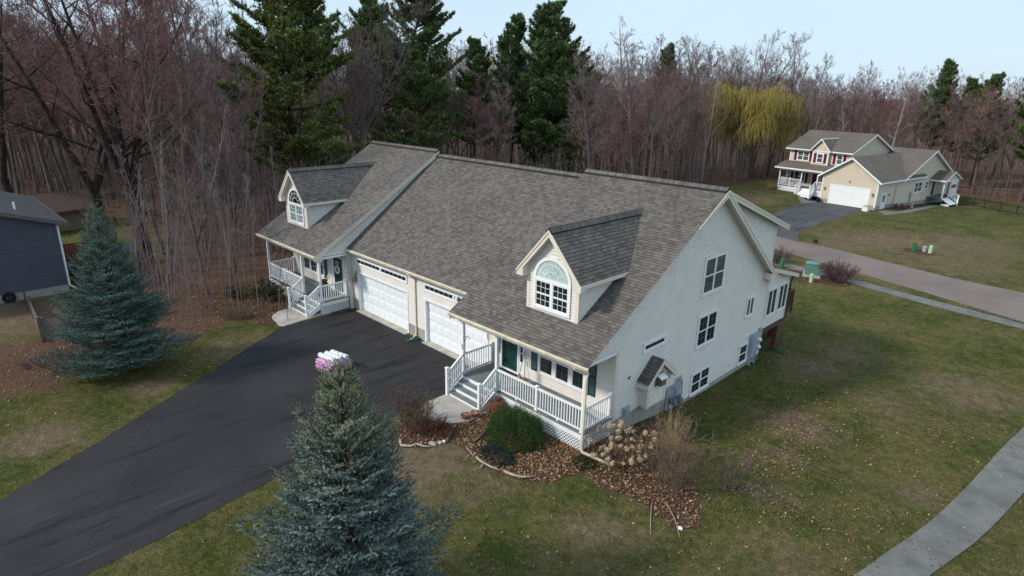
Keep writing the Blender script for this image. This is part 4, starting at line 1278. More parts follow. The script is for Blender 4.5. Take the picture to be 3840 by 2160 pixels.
def splash(label, x, y, rz, z, mat='greygreen'):
    t = thing('splash_block', label, 'splash block', (x, y, z), rz)
    m = MB(); m.box(-.14, .14, -.35, .35, 0, .025)
    for s in (-1, 1): m.box(s * .14 - .015, s * .14 + .015, -.35, .35, 0, .08)
    m.box(-.14, .14, .33, .35, .02, .09)
    m.build('tray', mat, t)
splash('green plastic splash block under the downspout between the garage doors', -12.08, -.18, R(-12), .02)
splash('dark green splash block at the foot of the sunroom post', .18, 14.9, R(80), hz(.18, 14.9) + .01)

def flowerpot(label, x, y, r_, h_, z=.05, mat='terracotta', plant=None):
    t = thing('flower_pot', label, 'flower pot', (x, y, z), 0, )
    m = MB(); m.lathe((0, 0, 0), [(r_ * .68, 0), (r_ * .93, h_ * .75), (r_, h_ * .76), (r_ * 1.03, h_), (r_ * .9, h_), (r_ * .86, h_ * .86)], 18); m.build('pot', mat, t, False)
    m = MB(); m.lathe((0, 0, h_ * .86), [(r_ * .86, 0), (r_ * .4, .015)], 14); m.build('soil', 'soil', t)
    if plant:
        m = MB(); q = random.Random(plant)
        for k in range(230):
            a, b = q.uniform(0, 6.28), q.uniform(.05, 1)
            L = q.uniform(.25, .42)
            d = Vector((math.cos(a) * b * .9, math.sin(a) * b * .9, 1.05 - b * .6)).normalized()
            p = Vector((math.cos(a) * b * r_ * .5, math.sin(a) * b * r_ * .5, h_ * .85))
            m.tube([p, p + d * L * .6, p + d * L + Vector((q.uniform(-.05, .05), q.uniform(-.05, .05), q.uniform(-.03, .02)))], [.004, .004, .003], 3, False)
            e = p + d * L
            for j in range(3):
                o_ = Vector((q.uniform(-.05, .05), q.uniform(-.05, .05), q.uniform(-.05, .03)))
                m.add([e + o_, e + o_ + Vector((.035, .01, .02)), e + o_ + Vector((.0, .03, .03))], [(0, 1, 2)])
        m.build('dead_plant', pm('dry_brown_stems', (.15, .075, .04), .4, 20, .9), t)
    else:
        m = MB(); q = random.Random(int(x * 100))
        for k in range(14): m.bar((q.uniform(-.7, .7) * r_, q.uniform(-.7, .7) * r_, h_ * .9), (q.uniform(-.8, .8) * r_, q.uniform(-.8, .8) * r_, h_ * .95), .015)
        m.build('twig_litter', 'stick', t)
flowerpot('shallow terracotta bowl on the concrete pad, farther from the newel post', -4.42, -3.25, .19, .17)
flowerpot('shallow terracotta bowl on the concrete pad touching the newel post', -4.30, -2.86, .19, .17)
flowerpot('black pot full of dead brown stems beside the porch steps', -3.72, -2.38, .15, .22, .0, 'black', 5)
flowerpot('pot of dead brown stems tucked against the lattice by the steps', -3.98, -2.0, .15, .25, .0, 'terracotta', 9)
# ------------------------------------------------------------------ the tan house across the road
NH = thing('neighbour_house', 'tan two storey house across the road with burgundy shutters and one wide white garage door', 'house', (-15.16, 65.9, -1.05), R(-8))
def fl(v): return frame((0, v, 0), (1, 0, 0), (0, 0, 1), (0, -1, 0))
def sl_(u): return frame((u, 0, 0), (0, 1, 0), (0, 0, 1), (1, 0, 0))
def gable_roof(parent, a0, a1, ap, e0, e1, ze0, ze1, za, along, mat='nshingle', fas=.22, soff='trim', name='roof'):
    """ridge along 'y' (frames in x/z at y=a0..a1) or along 'x'"""
    m, sb = MB(), MB()
    for e, ze in ((e0, ze0), (e1, ze1)):
        L = math.hypot(ap - e, za - ze)
        if along == 'y': Fq = slope_frame((e, 0, ze), (0, 1, 0), (ap - e, 0, za - ze))
        else: Fq = slope_frame((0, e, ze), (1, 0, 0), (0, ap - e, za - ze))
        laps(m, Fq, [(a0, 0), (a1, 0), (a1, L), (a0, L)], .28, .02, True)
        roof_slab(sb, Fq, [(a0 + .02, .02), (a1 - .02, .02), (a1 - .02, L), (a0 + .02, L)], .12)
        for a, s in ((a0, 0), (a1, 1)):
            p = lambda t, dz: (e + (ap - e) * t, ze + (za - ze) * t + dz)
            pts = [p(-.01, -.01), p(1, -.01), p(1, -fas), p(-.01, -fas)]
            if along == 'y': sb.prism(frame((0, a, 0), (1, 0, 0), (0, 0, 1), (0, 1, 0)), pts, -.03 if s == 0 else 0, 0 if s == 0 else .03)
            else: sb.prism(sl_(a), pts, -.03 if s == 0 else 0, 0 if s == 0 else .03)
        # eave fascia / gutter
        sgn = 1 if e > ap else -1
        if along == 'y': sb.box(min(e, e + sgn * .1), max(e, e + sgn * .1), a0, a1, ze - .16, ze - .03)
        else: sb.box(a0, a1, min(e, e + sgn * .1), max(e, e + sgn * .1), ze - .16, ze - .03)
    r_ = m.build(name, mat, parent)
    sb.build('fascia', soff, r_)
    return r_
P_ = .2
# main two storey block
m = MB()
laps(m, fl(2.2), [(-7.28, .8), (.69, .8), (.69, 6.0), (-7.28, 6.0)], P_, .02)
laps(m, sl_(.69), [(2.2, 0), (12.9, 0), (12.9, 6.0), (7.5, 8.15), (2.2, 6.0)], P_, .02)
laps(m, frame((-7.28, 0, 0), (0, 1, 0), (0, 0, 1), (-1, 0, 0)), [(2.2, 0), (12.9, 0), (12.9, 6.0), (7.5, 8.15), (2.2, 6.0)], P_, .02)
laps(m, frame((0, 12.9, 0), (1, 0, 0), (0, 0, 1), (0, 1, 0)), [(-7.28, 0), (.69, 0), (.69, 6.0), (-7.28, 6.0)], P_, .02)
# garage block and single storey wing
laps(m, fl(0), [(-1.23, .5), (-.15, .5), (-.15, 2.3), (-1.23, 2.3)], P_, .02)
laps(m, fl(0), [(4.68, .5), (5.48, .5), (5.48, 2.3), (4.68, 2.3)], P_, .02)
laps(m, fl(0), [(-1.23, 2.3), (5.48, 2.3), (5.48, 3.25), (2.1, 5.72), (-1.23, 3.4)], P_, .02)
laps(m, sl_(5.48), [(0, .5), (4.64, .4), (4.64, 3.15), (0, 3.15)], P_, .02)
laps(m, sl_(5.50), [(4.64, .2), (21, -.1), (21, 3.1), (14, 6.22), (5.9, 3.0), (4.64, 3.0)], P_, .02)
laps(m, frame((-1.23, 0, 0), (0, 1, 0), (0, 0, 1), (-1, 0, 0)), [(0, .5), (2.2, .5), (2.2, 3.3), (0, 3.3)], P_, .02)
laps(m, frame((0, 21, 0), (1, 0, 0), (0, 0, 1), (0, 1, 0)), [(-2, 0), (5.5, 0), (5.5, 3.1), (-2, 3.1)], P_, .02)
# bump over the porch
laps(m, fl(1.7), [(-3.97, 4.3), (-1.89, 4.3), (-1.89, 6.05), (-2.93, 7.5), (-3.97, 6.05)], P_, .02)
laps(m, sl_(-1.89), [(1.7, 4.3), (2.2, 4.3), (2.2, 6.05), (1.7, 6.05)], P_, .02)
m.build('wall', 'nsiding', NH)
m = MB()
m.box(-1.2, -.15, .02, .3, -.6, .5); m.box(4.68, 5.46, .02, .3, -.6, .5); m.box(5.2, 5.465, .05, 21, -1.6, .5)
m.box(-7.2, .6, 2.25, 2.5, -.3, .85)
m.build('foundation', 'foundation', NH)
m = MB()
for x in (-1.25, 5.36): m.box(x, x + .14, -.035, .12, .3, 3.3)
for x in (-7.31, .58): m.box(x, x + .14, 2.165, 2.32, .8, 6.0)
for x in (-4.0, -2.0): m.box(x, x + .14, 1.665, 1.8, 4.3, 6.05)
m.box(5.4, 5.535, 20.86, 21.03, -.4, 3.1)
m.build('corner_board', 'trim', NH)
gable_roof(NH, -7.75, 1.05, 7.45, 1.75, 13.3, 6.17, 6.05, 8.33, 'x')
gable_roof(NH, -1.7, 5.9, 14, 5.8, 22.3, 3.13, 2.72, 6.45, 'x')
gable_roof(NH, -.4, 12.5, 2.1, -1.68, 5.88, 3.40, 3.30, 5.90, 'y')
gable_roof(NH, 1.35, 6.0, -2.93, -4.25, -1.61, 6.20, 6.20, 7.68, 'y', fas=.18)
# garage door, casings
casing(NH, fl(0), -.17, 4.70, 0, 2.42, .13, .05, 'trim')
garage_door(NH, fl(-.02), -.04, 4.57, .03, 2.29, 1, 4, None, 'door_white', False)
def nwin(F, u0, u1, z0, z1, units=1, sh=None, gm='glass_blind'):
    window(NH, F, u0, u1, z0, z1, units, (2, 2), True, .11, gm, 'trim', proud=.05)
    if sh:
        for a, b in sh:
            mm = MB(); mm.fbox(F, a, b, z0 + .05, z1 - .03, .02, .06)
            for k in range(6): mm.fbox(F, a + .05, b - .05, z0 + .12 + k * (z1 - z0 - .2) / 6, z0 + .2 + k * (z1 - z0 - .2) / 6, .06, .07)
            mm.build('shutter', 'burgundy', NH)
F2_ = fl(2.2)
nwin(F2_, -6.31, -4.60, 4.60, 5.90, 2, ((-6.68, -6.33), (-4.58, -4.23)))
nwin(fl(1.7), -3.40, -2.46, 4.58, 5.85, 1, ((-3.75, -3.42), (-2.44, -2.11)))
nwin(F2_, -1.12, -.22, 4.57, 5.85, 1, ((-1.47, -1.14), (-.20, .13)))
nwin(F2_, -6.35, -4.75, 1.75, 3.32, 2, ((-6.72, -6.37), (-4.73, -4.38)), 'glass')
nwin(sl_(5.5), 10.05, 12.45, 1.22, 2.62, 2)
nwin(sl_(5.5), 13.3, 14.3, 1.45, 2.55, 1)
# front door and side doors
for F, u0, u1, z0, z1, mt in ((F2_, -3.75, -2.85, 1.25, 3.25, 'burgundy'), (sl_(5.48), 1.4, 2.4, -.15, 1.80, 'greymetal'), (sl_(5.5), 15.6, 16.6, .5, 2.5, 'burgundy')):
    casing(NH, F, u0 - .12, u1 + .12, z0, z1 + .12, .12, .05, 'trim')
    m = MB(); m.fbox(F, u0, u1, z0, z1, .01, .03)
    d = m.build('entry_door', mt, NH)
    if mt == 'greymetal':
        d.data.materials[0] = MAT['trim']
        g = MB()
        for i in range(3):
            for j in range(3): g.fbox(F, u0 + .2 + i * .22, u0 + .38 + i * .22, z0 + 1.0 + j * .28, z0 + 1.24 + j * .28, .03, .035)
        g.build('pane', 'glass', d)
# front porch
zD = 1.38
m = MB(); m.box(-7.4, -1.25, .28, 2.2, zD - .06, zD); m.build('porch_deck', 'deck', NH)
m = MB(); m.box(-7.38, -1.25, .29, .33, zD - .26, zD - .065); m.box(-7.38, -7.34, .33, 2.2, zD - .26, zD - .065); m.build('porch_skirt', 'trim', NH)
m = MB(); lattice(m, fl(.33), -7.36, -1.25, .55, zD - .26, .16, .07); m.build('porch_lattice', 'trim', NH)
m, sb = MB(), MB()
Lq = math.hypot(2.2 + .12, 4.5 - 3.79)
Fq = slope_frame((0, -.12, 3.79), (1, 0, 0), (0, 2.32, 4.5 - 3.79))
laps(m, Fq, [(-7.85, 0), (-1.2, 0), (-1.2, Lq), (-7.85, Lq)], .28, .02, True)
roof_slab(sb, Fq, [(-7.83, .01), (-1.2, .01), (-1.2, Lq), (-7.83, Lq)], .1)
sb.box(-7.87, -1.3, -.22, -.1, 3.62, 3.77); sb.box(-7.4, -1.3, .2, .4, 3.4, 3.66)
pr = m.build('porch_roof', 'nshingle', NH); sb.build('fascia', 'trim', pr)
for x, y in ((-7.28, .36), (-4.25, .36), (-2.1, .36), (-7.28, 2.1)): post(NH, x, y, zD, 3.42, .13, cap=False)
post(NH, -5.75, .36, zD, zD + 1.05, .12, name='rail_post')
for p, q in (((-7.22, .36, zD), (-5.8, .36, zD)), ((-5.7, .36, zD), (-4.32, .36, zD)), ((-2.05, .36, zD), (-1.3, .36, zD)), ((-7.28, .42, zD), (-7.28, 2.05, zD))):
    railing(NH, p, q, .12, .98, None, .14, 'trim', indiv=False)
m, tr = MB(), MB()
for k in range(4):
    y1, zt = .28 - .28 * k, zD - .16 * (k + 1)
    tr.box(-4.1, -2.25, y1 - .30, y1, zt - .03, zt); m.box(-4.1, -2.25, y1 - .01, y1 + .02, zt, zt + .13)
m.box(-4.1, -2.25, -.86, -.84, .4, .72)
for x in (-4.16, -2.25): m.prism(sl_(x), [(.28, zD - .04), (-.85, .6), (-.85, .3), (-.5, .3), (.28, .8)], 0, .06)
so = m.build('porch_steps', 'trim', NH); tr.build('tread', 'trim', so)
for x in (-4.13, -2.22):
    post(NH, x, -.9, .3, 1.85, .14, name='newel_post', base=False)
    railing(NH, (x, .3, zD), (x, -.85, .78), .12, .98, None, .14, 'trim', indiv=False)
# side porch on the wing
zS = .42
m = MB(); m.box(5.5, 7.3, 14.6, 19.2, zS - .08, zS); m.build('porch_deck', 'deck', NH)
r_ = gable_roof(NH, 5.52, 7.5, 17.0, 14.4, 19.6, 2.72, 2.72, 3.75, 'x', fas=.16, name='porch_roof')
m = MB(); laps(m, sl_(7.28), [(14.9, 2.65), (19.1, 2.65), (17, 3.55)], P_, .02); m.build('wall', 'nsiding', NH)
m = MB(); m.box(5.5, 7.3, 14.7, 14.85, 2.45, 2.66); m.box(7.16, 7.3, 14.85, 19.3, 2.45, 2.66); m.build('porch_beam', 'trim', NH)
for y in (14.9, 17.0, 19.2): post(NH, 7.2, y, zS, 2.46, .16, cap=False)
m = MB(); m.box(7.12, 7.26, 17.1, 19.1, zS, zS + 1.05); m.box(7.14, 7.24, 17.2, 19.1, 2.0, 2.44); m.build('porch_screen', 'trim', NH)
m = MB()
for k in range(4):
    zt = zS - .17 * (k + 1); x0 = 7.3 + .28 * k
    m.box(x0, x0 + .3, 14.8, 16.9, zt - .04, zt); m.box(x0 - .01, x0 + .015, 14.8, 16.9, zt, zt + .13)
m.box(7.3, 8.2, 14.78, 14.84, -1.4, -.3)
m.build('porch_steps', 'trim', NH)
railing(NH, (7.25, 17.0, zS), (8.35, 17.0, zS - .65), .15, .98, None, .14, 'trim', indiv=False)
post(NH, 8.4, 17.0, -.9, .75, .14, name='newel_post', base=False)
# lamps, vent, meter
for u in (-.75, 5.05):
    m = MB(); m.lathe((u, -.14, 1.75), [(.04, -.12), (.10, -.06), (.11, .14), (.05, .26)], 8); m.bar((u, -.14, 1.9), (u, 0, 1.9), .05); m.build('wall_lamp', 'brass', NH)
m = MB(); m.lathe((2.1, -.1, 3.02), [(.03, -.08), (.12, -.03), (.1, .05), (.03, .1)], 10); m.bar((2.1, -.1, 3.02), (2.1, .02, 3.02), .06); m.build('flood_lamp', 'brass', NH)
m = MB(); m.lathe((5.6, 3.0, 1.62), [(.05, -.1), (.1, .0), (.05, .12)], 8); m.build('wall_lamp', 'blackmetal', NH)
m = MB(); m.box(5.5, 5.68, 9.1, 9.5, .9, 1.5); m.tube([(5.6, 9.2, 1.0), (5.6, 9.2, -1.0)], .06, 8); m.tube([(5.58, 9.45, .9), (5.58, 9.45, -.8)], .05, 8); m.build('electric_meter', 'greymetal', NH)
for v, z0, z1 in ((4.7, .2, 3.0), (12.9, -.2, 1.2)):
    m = MB(); m.box(5.52, 5.58, v - .05, v + .05, z0, z1); m.build('downspout', 'nsiding', NH)

# ------------------------------------------------------------------ slate blue house at the left edge
LH = thing('blue_house', 'slate blue house with a dark roof, cut off by the left edge', 'house', (-33.3, -10.58, -.5))
m = MB()
fr_ = frame((0, 0, 0), (0, -1, 0), (0, 0, 1), (1, 0, 0))
laps(m, fr_, [(0, .55), (16, .55), (16, 4.35), (8, 6.9), (0, 4.35)], .14, .02)
laps(m, frame((0, 0, 0), (-1, 0, 0), (0, 0, 1), (0, 1, 0)), [(0, .55), (11, .55), (11, 4.35), (0, 4.35)], .14, .02)
laps(m, frame((-11, 0, 0), (0, -1, 0), (0, 0, 1), (-1, 0, 0)), [(0, .55), (16, .55), (16, 4.35), (8, 6.9), (0, 4.35)], .14, .02)
m.build('wall', 'bsiding', LH)
m = MB(); m.box(-10.9, -.02, -15.9, -.05, -.6, .56); m.build('foundation', 'foundation', LH)
m = MB(); m.box(-.1, .03, -.1, .03, .55, 4.4); m.build('corner_board', 'greymetal', LH)
gable_roof(LH, -11.3, .35, -8, .4, -16.4, 4.42, 4.42, 7.1, 'x', 'slate', .2, 'greywood')
m = MB(); m.tube([(-2.2, -1.6, 4.8), (-2.2, -1.6, 5.5)], .06, 8); m.build('vent_pipe', 'trim', LH)
m = MB(); m.tube([(.08, -.02, 4.2), (.08, -.02, .5), (.35, .5, .05), (.8, 1.2, .02)], .045, 8); m.build('downspout', 'trim', LH)
t = thing('hose_reel', 'round dark hose reel hung on the blue house foundation', 'hose reel', (-33.2, -13.62, -.12))
m = MB()
for k in range(3):
    rr_ = .16 + k * .07
    m.tube([(.10, rr_ * math.cos(a), rr_ * math.sin(a)) for a in [2 * math.pi * i / 18 for i in range(19)]], .04, 6)
m.build('hose_coil', 'black', t)
m = MB(); m.bar((-.06, 0, 0), (.14, 0, 0), .12); m.build('reel_hub', 'blackmetal', t)

def board_fence(name, label, pts, h0, h1, mat, gap=.01, cat='fence'):
    t = thing(name, label, cat)
    q = random.Random(4)
    m = MB()
    for (a, b) in zip(pts[:-1], pts[1:]):
        a, b = Vector((a[0], a[1], 0)), Vector((b[0], b[1], 0))
        n = max(1, int((b - a).length / .15)); d = (b - a) / n
        nx = Vector((-d.y, d.x, 0)).normalized() * .012
        for k in range(n):
            p, r_ = a + d * (k + gap), a + d * (k + 1 - gap)
            za, zb2 = hz(p.x, p.y), hz(r_.x, r_.y)
            f = (p - Vector((pts[0][0], pts[0][1], 0))).length / max(.1, (Vector((pts[-1][0], pts[-1][1], 0)) - Vector((pts[0][0], pts[0][1], 0))).length)
            H_ = h0 + (h1 - h0) * min(1, f) + q.uniform(-.04, .04)
            v = [p - nx, r_ - nx, r_ + nx, p + nx]
            v = [(e.x, e.y, za - .05) for e in v] + [(e.x, e.y, za + H_) for e in v]
            m.add(v, [(0, 1, 5, 4), (1, 2, 6, 5), (2, 3, 7, 6), (3, 0, 4, 7), (4, 5, 6, 7)])
    m.build('board', mat, t)
    for i, (x, y) in enumerate(pts):
        m = MB(); z = hz(x, y); m.box(x - .06, x + .06, y - .06, y + .06, z - .1, z + (h0 if i == 0 else h1) + .05); m.build('fence_post', mat, t)
    return t
board_fence('board_fence', 'weathered grey board fence running out from the blue house beside the spruce', [(-33.0, -12.9), (-28.5, -13.15), (-23.75, -13.45)], .55, 1.25, 'greywood')
board_fence('board_fence', 'short dark board panel behind the blue spruce at the end of the long fence', [(-23.7, -13.3), (-22.9, -12.3), (-22.4, -11.4)], 1.2, 1.2, 'greywood')
board_fence('pool_fence', 'low blue grey panel wall beside the thick maple trunk', [(-42.4, -6.6), (-41.0, -3.95)], .75, .75, 'bluepanel', 0.0)
t = thing('garden_shed', 'tan shed with a brown roof behind the blue house', 'shed', (-55, -8.6, -.5), R(12))
m = MB(); m.box(-2.5, 2.5, -3.5, 3.5, 0, 1.9); m.build('wall', 'tanwall', t)
gable_roof(t, -3.9, 3.9, 0, -3.0, 3.0, 1.8, 1.8, 3.0, 'y', 'brownroof', .15, 'brownwood')
t = thing('wooden_deck', 'red brown wooden deck with railing behind the blue house corner', 'deck', (-38.5, -9.0, -.5), 0)
m = MB(); m.box(-2.4, 1.6, -1.6, 1.6, 1.2, 1.32); m.build('deck_floor', 'redwood', t)
for x in (-2.3, -.4, 1.5):
    for y in (-1.5, 1.5): m = MB(); m.box(x - .06, x + .06, y - .06, y + .06, -.1, 2.2); m.build('deck_post', 'redwood', t)
railing(t, (1.5, -1.5, 1.3), (1.5, 1.5, 1.3), .12, .9, None, .14, 'redwood', indiv=False)
railing(t, (-2.3, 1.5, 1.3), (1.5, 1.5, 1.3), .12, .9, None, .14, 'redwood', indiv=False)

# ------------------------------------------------------------------ utility boxes, fences and small things by the road
t = thing('transformer_box', 'large square green utility cabinet on a grey pad by the footpath', 'utility box', (-4.28, 31.3, hz(-4.28, 31.3)), R(16))
m = MB(); m.box(-.62, .62, -.62, .62, -.05, .16); m.build('box_pad', 'concrete', t)
m = MB(); m.box(-.5, .5, -.5, .5, .16, .98); m.build('cabinet', 'utilgreen', t)
m = MB(); m.box(-.53, .53, -.53, .53, .985, 1.02); m.build('lid', 'utilgreen', t)
def pedestal(label, x, y, r_, h_, mat, ribs=0, flare=1.0):
    t = thing('utility_pedestal', label, 'utility pedestal', (x, y, hz(x, y)))
    m = MB(); m.lathe((0, 0, -.05), [(r_ * flare, 0), (r_, h_ * .9), (r_ * .98, h_ * .95)], 14)
    for k in range(ribs):
        z = h_ * (.2 + .16 * k); m.lathe((0, 0, z), [(r_ * 1.03, 0), (r_ * 1.12, .02), (r_ * 1.03, .05)], 14)
    m.build('shaft', mat, t)
    m = MB(); m.lathe((0, 0, h_ * .9), [(r_ * 1.08, 0), (r_ * 1.08, .05), (r_ * .6, .09)], 14); m.build('cap', mat, t)
pedestal('pale green round pedestal in front of the big green cabinet', -3.67, 29.5, .13, .62, 'lightgreen')
pedestal('dark green ribbed pedestal next to the house corner, left of the big green cabinet', -6.75, 31.7, .17, .72, 'greygreen', 4)
pedestal('dark green ribbed pedestal in the mulch patch across the road', -1.05, 46.2, .17, .75, 'greygreen', 4, 1.25)
pedestal('grey low utility stub in the mulch patch across the road', -.35, 46.75, .17, .42, 'greymetal', 0, .95)
pedestal('pale green round pedestal in the mulch patch across the road', .15, 46.5, .15, .65, 'lightgreen', 0, 1.1)
t = thing('planter_box', 'white square planter at the right of the tan house garage door', 'planter', (-10.3, 63.9, -1.05), R(-8))
m = MB(); m.box(-.3, .3, -.3, .3, 0, .5); m.box(-.34, .34, -.34, .34, .5, .58); m.build('box', 'trim', t)
m = MB(); m.box(-.28, .28, -.28, .28, .58, .60); m.build('soil', 'soil', t)
t = thing('flower_pot', 'black tapered pot at the left corner of the tan house garage', 'flower pot', (-16.35, 65.6, -1.0))
m = MB(); m.lathe((0, 0, 0), [(.18, 0), (.28, .42), (.3, .46), (.24, .46), (.22, .4)], 14); m.build('pot', 'black', t)
m = MB(); m.lathe((0, 0, .38), [(.22, 0), (.1, .02)], 12); m.build('soil', 'soil', t)
t = thing('garden_ornament', 'small pale stone figure in the side bed of the tan house', 'ornament', (-7.5, 72.2, hz(-7.5, 72.2)))
m = MB(); m.lathe((0, 0, 0), [(.22, 0), (.2, .1), (.1, .15), (.16, .4), (.1, .6), (.12, .72), (.03, .85)], 10); m.build('statue', 'concrete', t, True)
t = thing('landscape_light', 'small black object at the grass edge across the road', 'garden light', (-8.2, 42.7, hz(-8.2, 42.7)))
m = MB(); m.lathe((0, 0, 0), [(.15, 0), (.2, .12), (.16, .25), (.05, .32)], 10); m.build('light_body', 'black', t)
t = thing('barbecue_grill', 'black covered grill on the front porch of the tan house', 'grill', (-20.9, 67.9, .35), R(-8))
m = MB(); m.box(-.5, .5, -.25, .25, .4, .75); m.tube([(-.48, 0, .75), (.48, 0, .75)], .26, 10)
m.build('grill_lid', 'black', t)
m = MB()
for x in (-.4, .4):
    for y in (-.2, .2): m.bar((x, y, 0), (x, y, .4), .05)
m.build('grill_leg', 'black', t)

# black metal picket fence (one run) with its posts
fp = [(-6.44, 83.93), (-4.86, 84.3), (-3.03, 83.9), (-1.8, 83.29), (.12, 81.76), (1.96, 80.28), (4.5, 78.6), (9, 75.5), (14, 72)]
t = thing('picket_fence', 'black metal picket fence beside the tan house', 'fence')
m = MB()
for a, b in zip(fp[:-1], fp[1:]):
    va, vb = Vector((a[0], a[1], hz(*a))), Vector((b[0], b[1], hz(*b)))
    for z in (.12, .92, 1.08): m.bar(va + Vector((0, 0, z)), vb + Vector((0, 0, z)), .035, .05)
    n = int((vb - va).length / .15)
    for k in range(n):
        p = va.lerp(vb, k / n); m.box(p.x - .012, p.x + .012, p.y - .012, p.y + .012, p.z + .05, p.z + 1.1)
m.build('picket_panel', 'blackmetal', t)
for x, y in fp:
    m = MB(); z = hz(x, y); m.box(x - .05, x + .05, y - .05, y + .05, z - .1, z + 1.22); m.build('fence_post', 'blackmetal', t)
t = thing('rail_fence', 'weathered split rail fence at the edge of the woods behind the black fence', 'fence')
rp = [(-10.5, 96.4), (-8.2, 97.3), (-5.2, 98.1), (-2.2, 98.8), (.45, 99.4), (4, 98.5), (8, 97), (13, 95)]
for a, b in zip(rp[:-1], rp[1:]):
    for z in (.55, 1.0):
        m = MB(); m.tube([(a[0], a[1], hz(*a) + z), (b[0], b[1], hz(*b) + z)], .06, 6); m.build('fence_rail', 'greywood', t)
for x, y in rp:
    m = MB(); m.tube([(x, y, hz(x, y) - .1), (x, y, hz(x, y) + 1.2)], .09, 7); m.build('fence_post', 'greywood', t)

# ------------------------------------------------------------------ shingle bundles and membrane rolls on the driveway
bx, by, brz = -11.68, -4.75, R(8)
pl = thing('wooden_pallet', 'low wooden pallet under the pink bundles on the driveway', 'pallet', (bx, by, .016), brz)
m = MB()
for k in range(6): m.box(-.58 + k * .2, -.44 + k * .2, -.52, .52, .075, .095)
for y in (-.48, 0, .48): m.box(-.58, .58, y - .04, y + .04, 0, .075)
m.build('slat', 'greywood', pl)
M4 = Matrix.Translation((bx, by, .016)) @ Matrix.Rotation(brz, 4, 'Z')
proto = None
q = random.Random(12)
for layer in range(5):
    for k in range(2):
        lx, ly = (0, -.255 + .51 * k) if layer % 2 == 0 else (-.29 + .58 * k, 0)
        rz = 0 if layer % 2 == 0 else R(90)
        p = M4 @ Vector((lx + q.uniform(-.01, .01), ly + q.uniform(-.01, .01), .097 + layer * .085))
        lay = ('lowest', 'second lowest', 'middle', 'second highest', 'top')[layer]
        side_ = (('nearer the house doors', 'nearer the camera') if layer % 2 else ('facing the front spruce', 'facing the garage'))[k]
        lab = f'pink wrapped shingle bundle in the {lay} layer on the pallet, {side_}'
        if proto is None:
            proto = thing('shingle_bundle', lab, 'shingle bundle', p, brz + rz, 'pink shingle bundles on the pallet')
            m = MB()
            a, b, h_ = .55, .245, .08
            prof = [(-b, .008), (-b + .008, 0), (b - .008, 0), (b, .008), (b, h_ - .012), (b - .012, h_), (-b + .012, h_), (-b, h_ - .012)]
            m.prism(frame((0, 0, 0), (0, 1, 0), (0, 0, 1), (1, 0, 0)), prof, -a, a)
            m.build('wrapper', 'pink', proto)
            m = MB()
            for s in (-1, 1):
                m.box(-.42, -.10, s * (b + .002) - .0015, s * (b + .002) + .0015, .02, .06); m.box(.06, .18, s * (b + .002) - .0015, s * (b + .002) + .0015, .015, .065)
                m.box(s * (a + .002) - .0015, s * (a + .002) + .0015, -.17, .03, .02, .06)
            m.build('printed_band', 'magenta', proto)
            m = MB()
            for s in (-1, 1): m.box(.22, .46, s * (b + .002) - .0015, s * (b + .002) + .0015, .03, .05); m.box(s * (a + .002) - .0015, s * (a + .002) + .0015, .06, .19, .025, .055)
            m.build('printed_text_bar', 'blueink', proto)
        else:
            o = proto.copy(); o.location = p; o.rotation_euler = (0, 0, brz + rz); o['label'] = lab; link(o)
            for ch in proto.children:
                c = ch.copy(); c.parent = o; COL.objects.link(c)
rolls = [(-.10, -.22, 0, 'white plastic membrane roll on the pink bundles, nearest the camera'), (-.02, .06, 0, 'white plastic membrane roll between the two others on the pink bundles'), (.05, .31, 0, 'white plastic membrane roll on the pink bundles, nearest the garage')]
proto = None
for lx, ly, dz, lab in rolls:
    p = M4 @ Vector((lx, ly, .097 + 5 * .085 + .115 + dz))
    if proto is None:
        proto = thing('membrane_roll', lab, 'roll', p, brz + R(4), 'white rolls on the pallet')
        m = MB(); pts = []
        m.tube([(-.5, 0, 0), (-.485, 0, 0), (.485, 0, 0), (.5, 0, 0)], [.085, .112, .112, .085], 18); m.build('roll_wrap', 'whitewrap', proto, False)
        m = MB()
        for a0 in (1.15, 1.9):
            m.add([(x, .1135 * math.cos(a), .1135 * math.sin(a)) for x in (-.47, .47) for a in (a0, a0 + .16)], [(0, 1, 3, 2)])
        m.build('printed_stripe', 'blueink', proto)
        m = MB(); m.tube([(-.503, 0, 0), (.503, 0, 0)], .035, 10); m.build('roll_core', 'greywood', proto)
    else:
        o = proto.copy(); o.location = p; o['label'] = lab; link(o)
        for ch in proto.children:
            c = ch.copy(); c.parent = o; COL.objects.link(c)
# ------------------------------------------------------------------ vegetation: materials
def bark_mat(name, lo, hi, vary=0.25):
    t = NT(name)
    f = t.noise(6, 4, t.coord('Object', scale=(1, 1, .3)))
    c = t.ramp(f, [(.3, lo), (.7, hi)])
    oi = t.new('ShaderNodeObjectInfo')
    c = t.mix(1.0, c, t.ramp(oi.outputs['Random'], [(0, (1 - vary, 1 - vary * 1.1, 1 - vary * 1.0)), (.5, (1, .94, .95)), (1, (1 + vary, 1 + vary * .95, 1 + vary * .9))]), 'MULTIPLY')
    t.col(c); t.rough(.95); t.b.inputs['Specular IOR Level'].default_value = .1
    return t.m
MAT['bark'] = bark_mat('grey_brown_bark', (.072, .060, .056), (.170, .146, .134))
MAT['twig'] = bark_mat('bare_twigs', (.155, .120, .116), (.245, .200, .192))
MAT['twig_red'] = bark_mat('reddish_twigs', (.165, .098, .096), (.255, .165, .158))
MAT['bark_dark'] = bark_mat('dark_wet_bark', (.022, .017, .015), (.070, .056, .050))
MAT['bark_pale'] = bark_mat('pale_grey_bark', (.20, .175, .15), (.42, .38, .33), .15)
MAT['bark_pine'] = bark_mat('pine_bark', (.035, .028, .025), (.085, .065, .055))
MAT['bud'] = pm('red_maple_buds', (.155, .028, .030), .35, 3, .7)
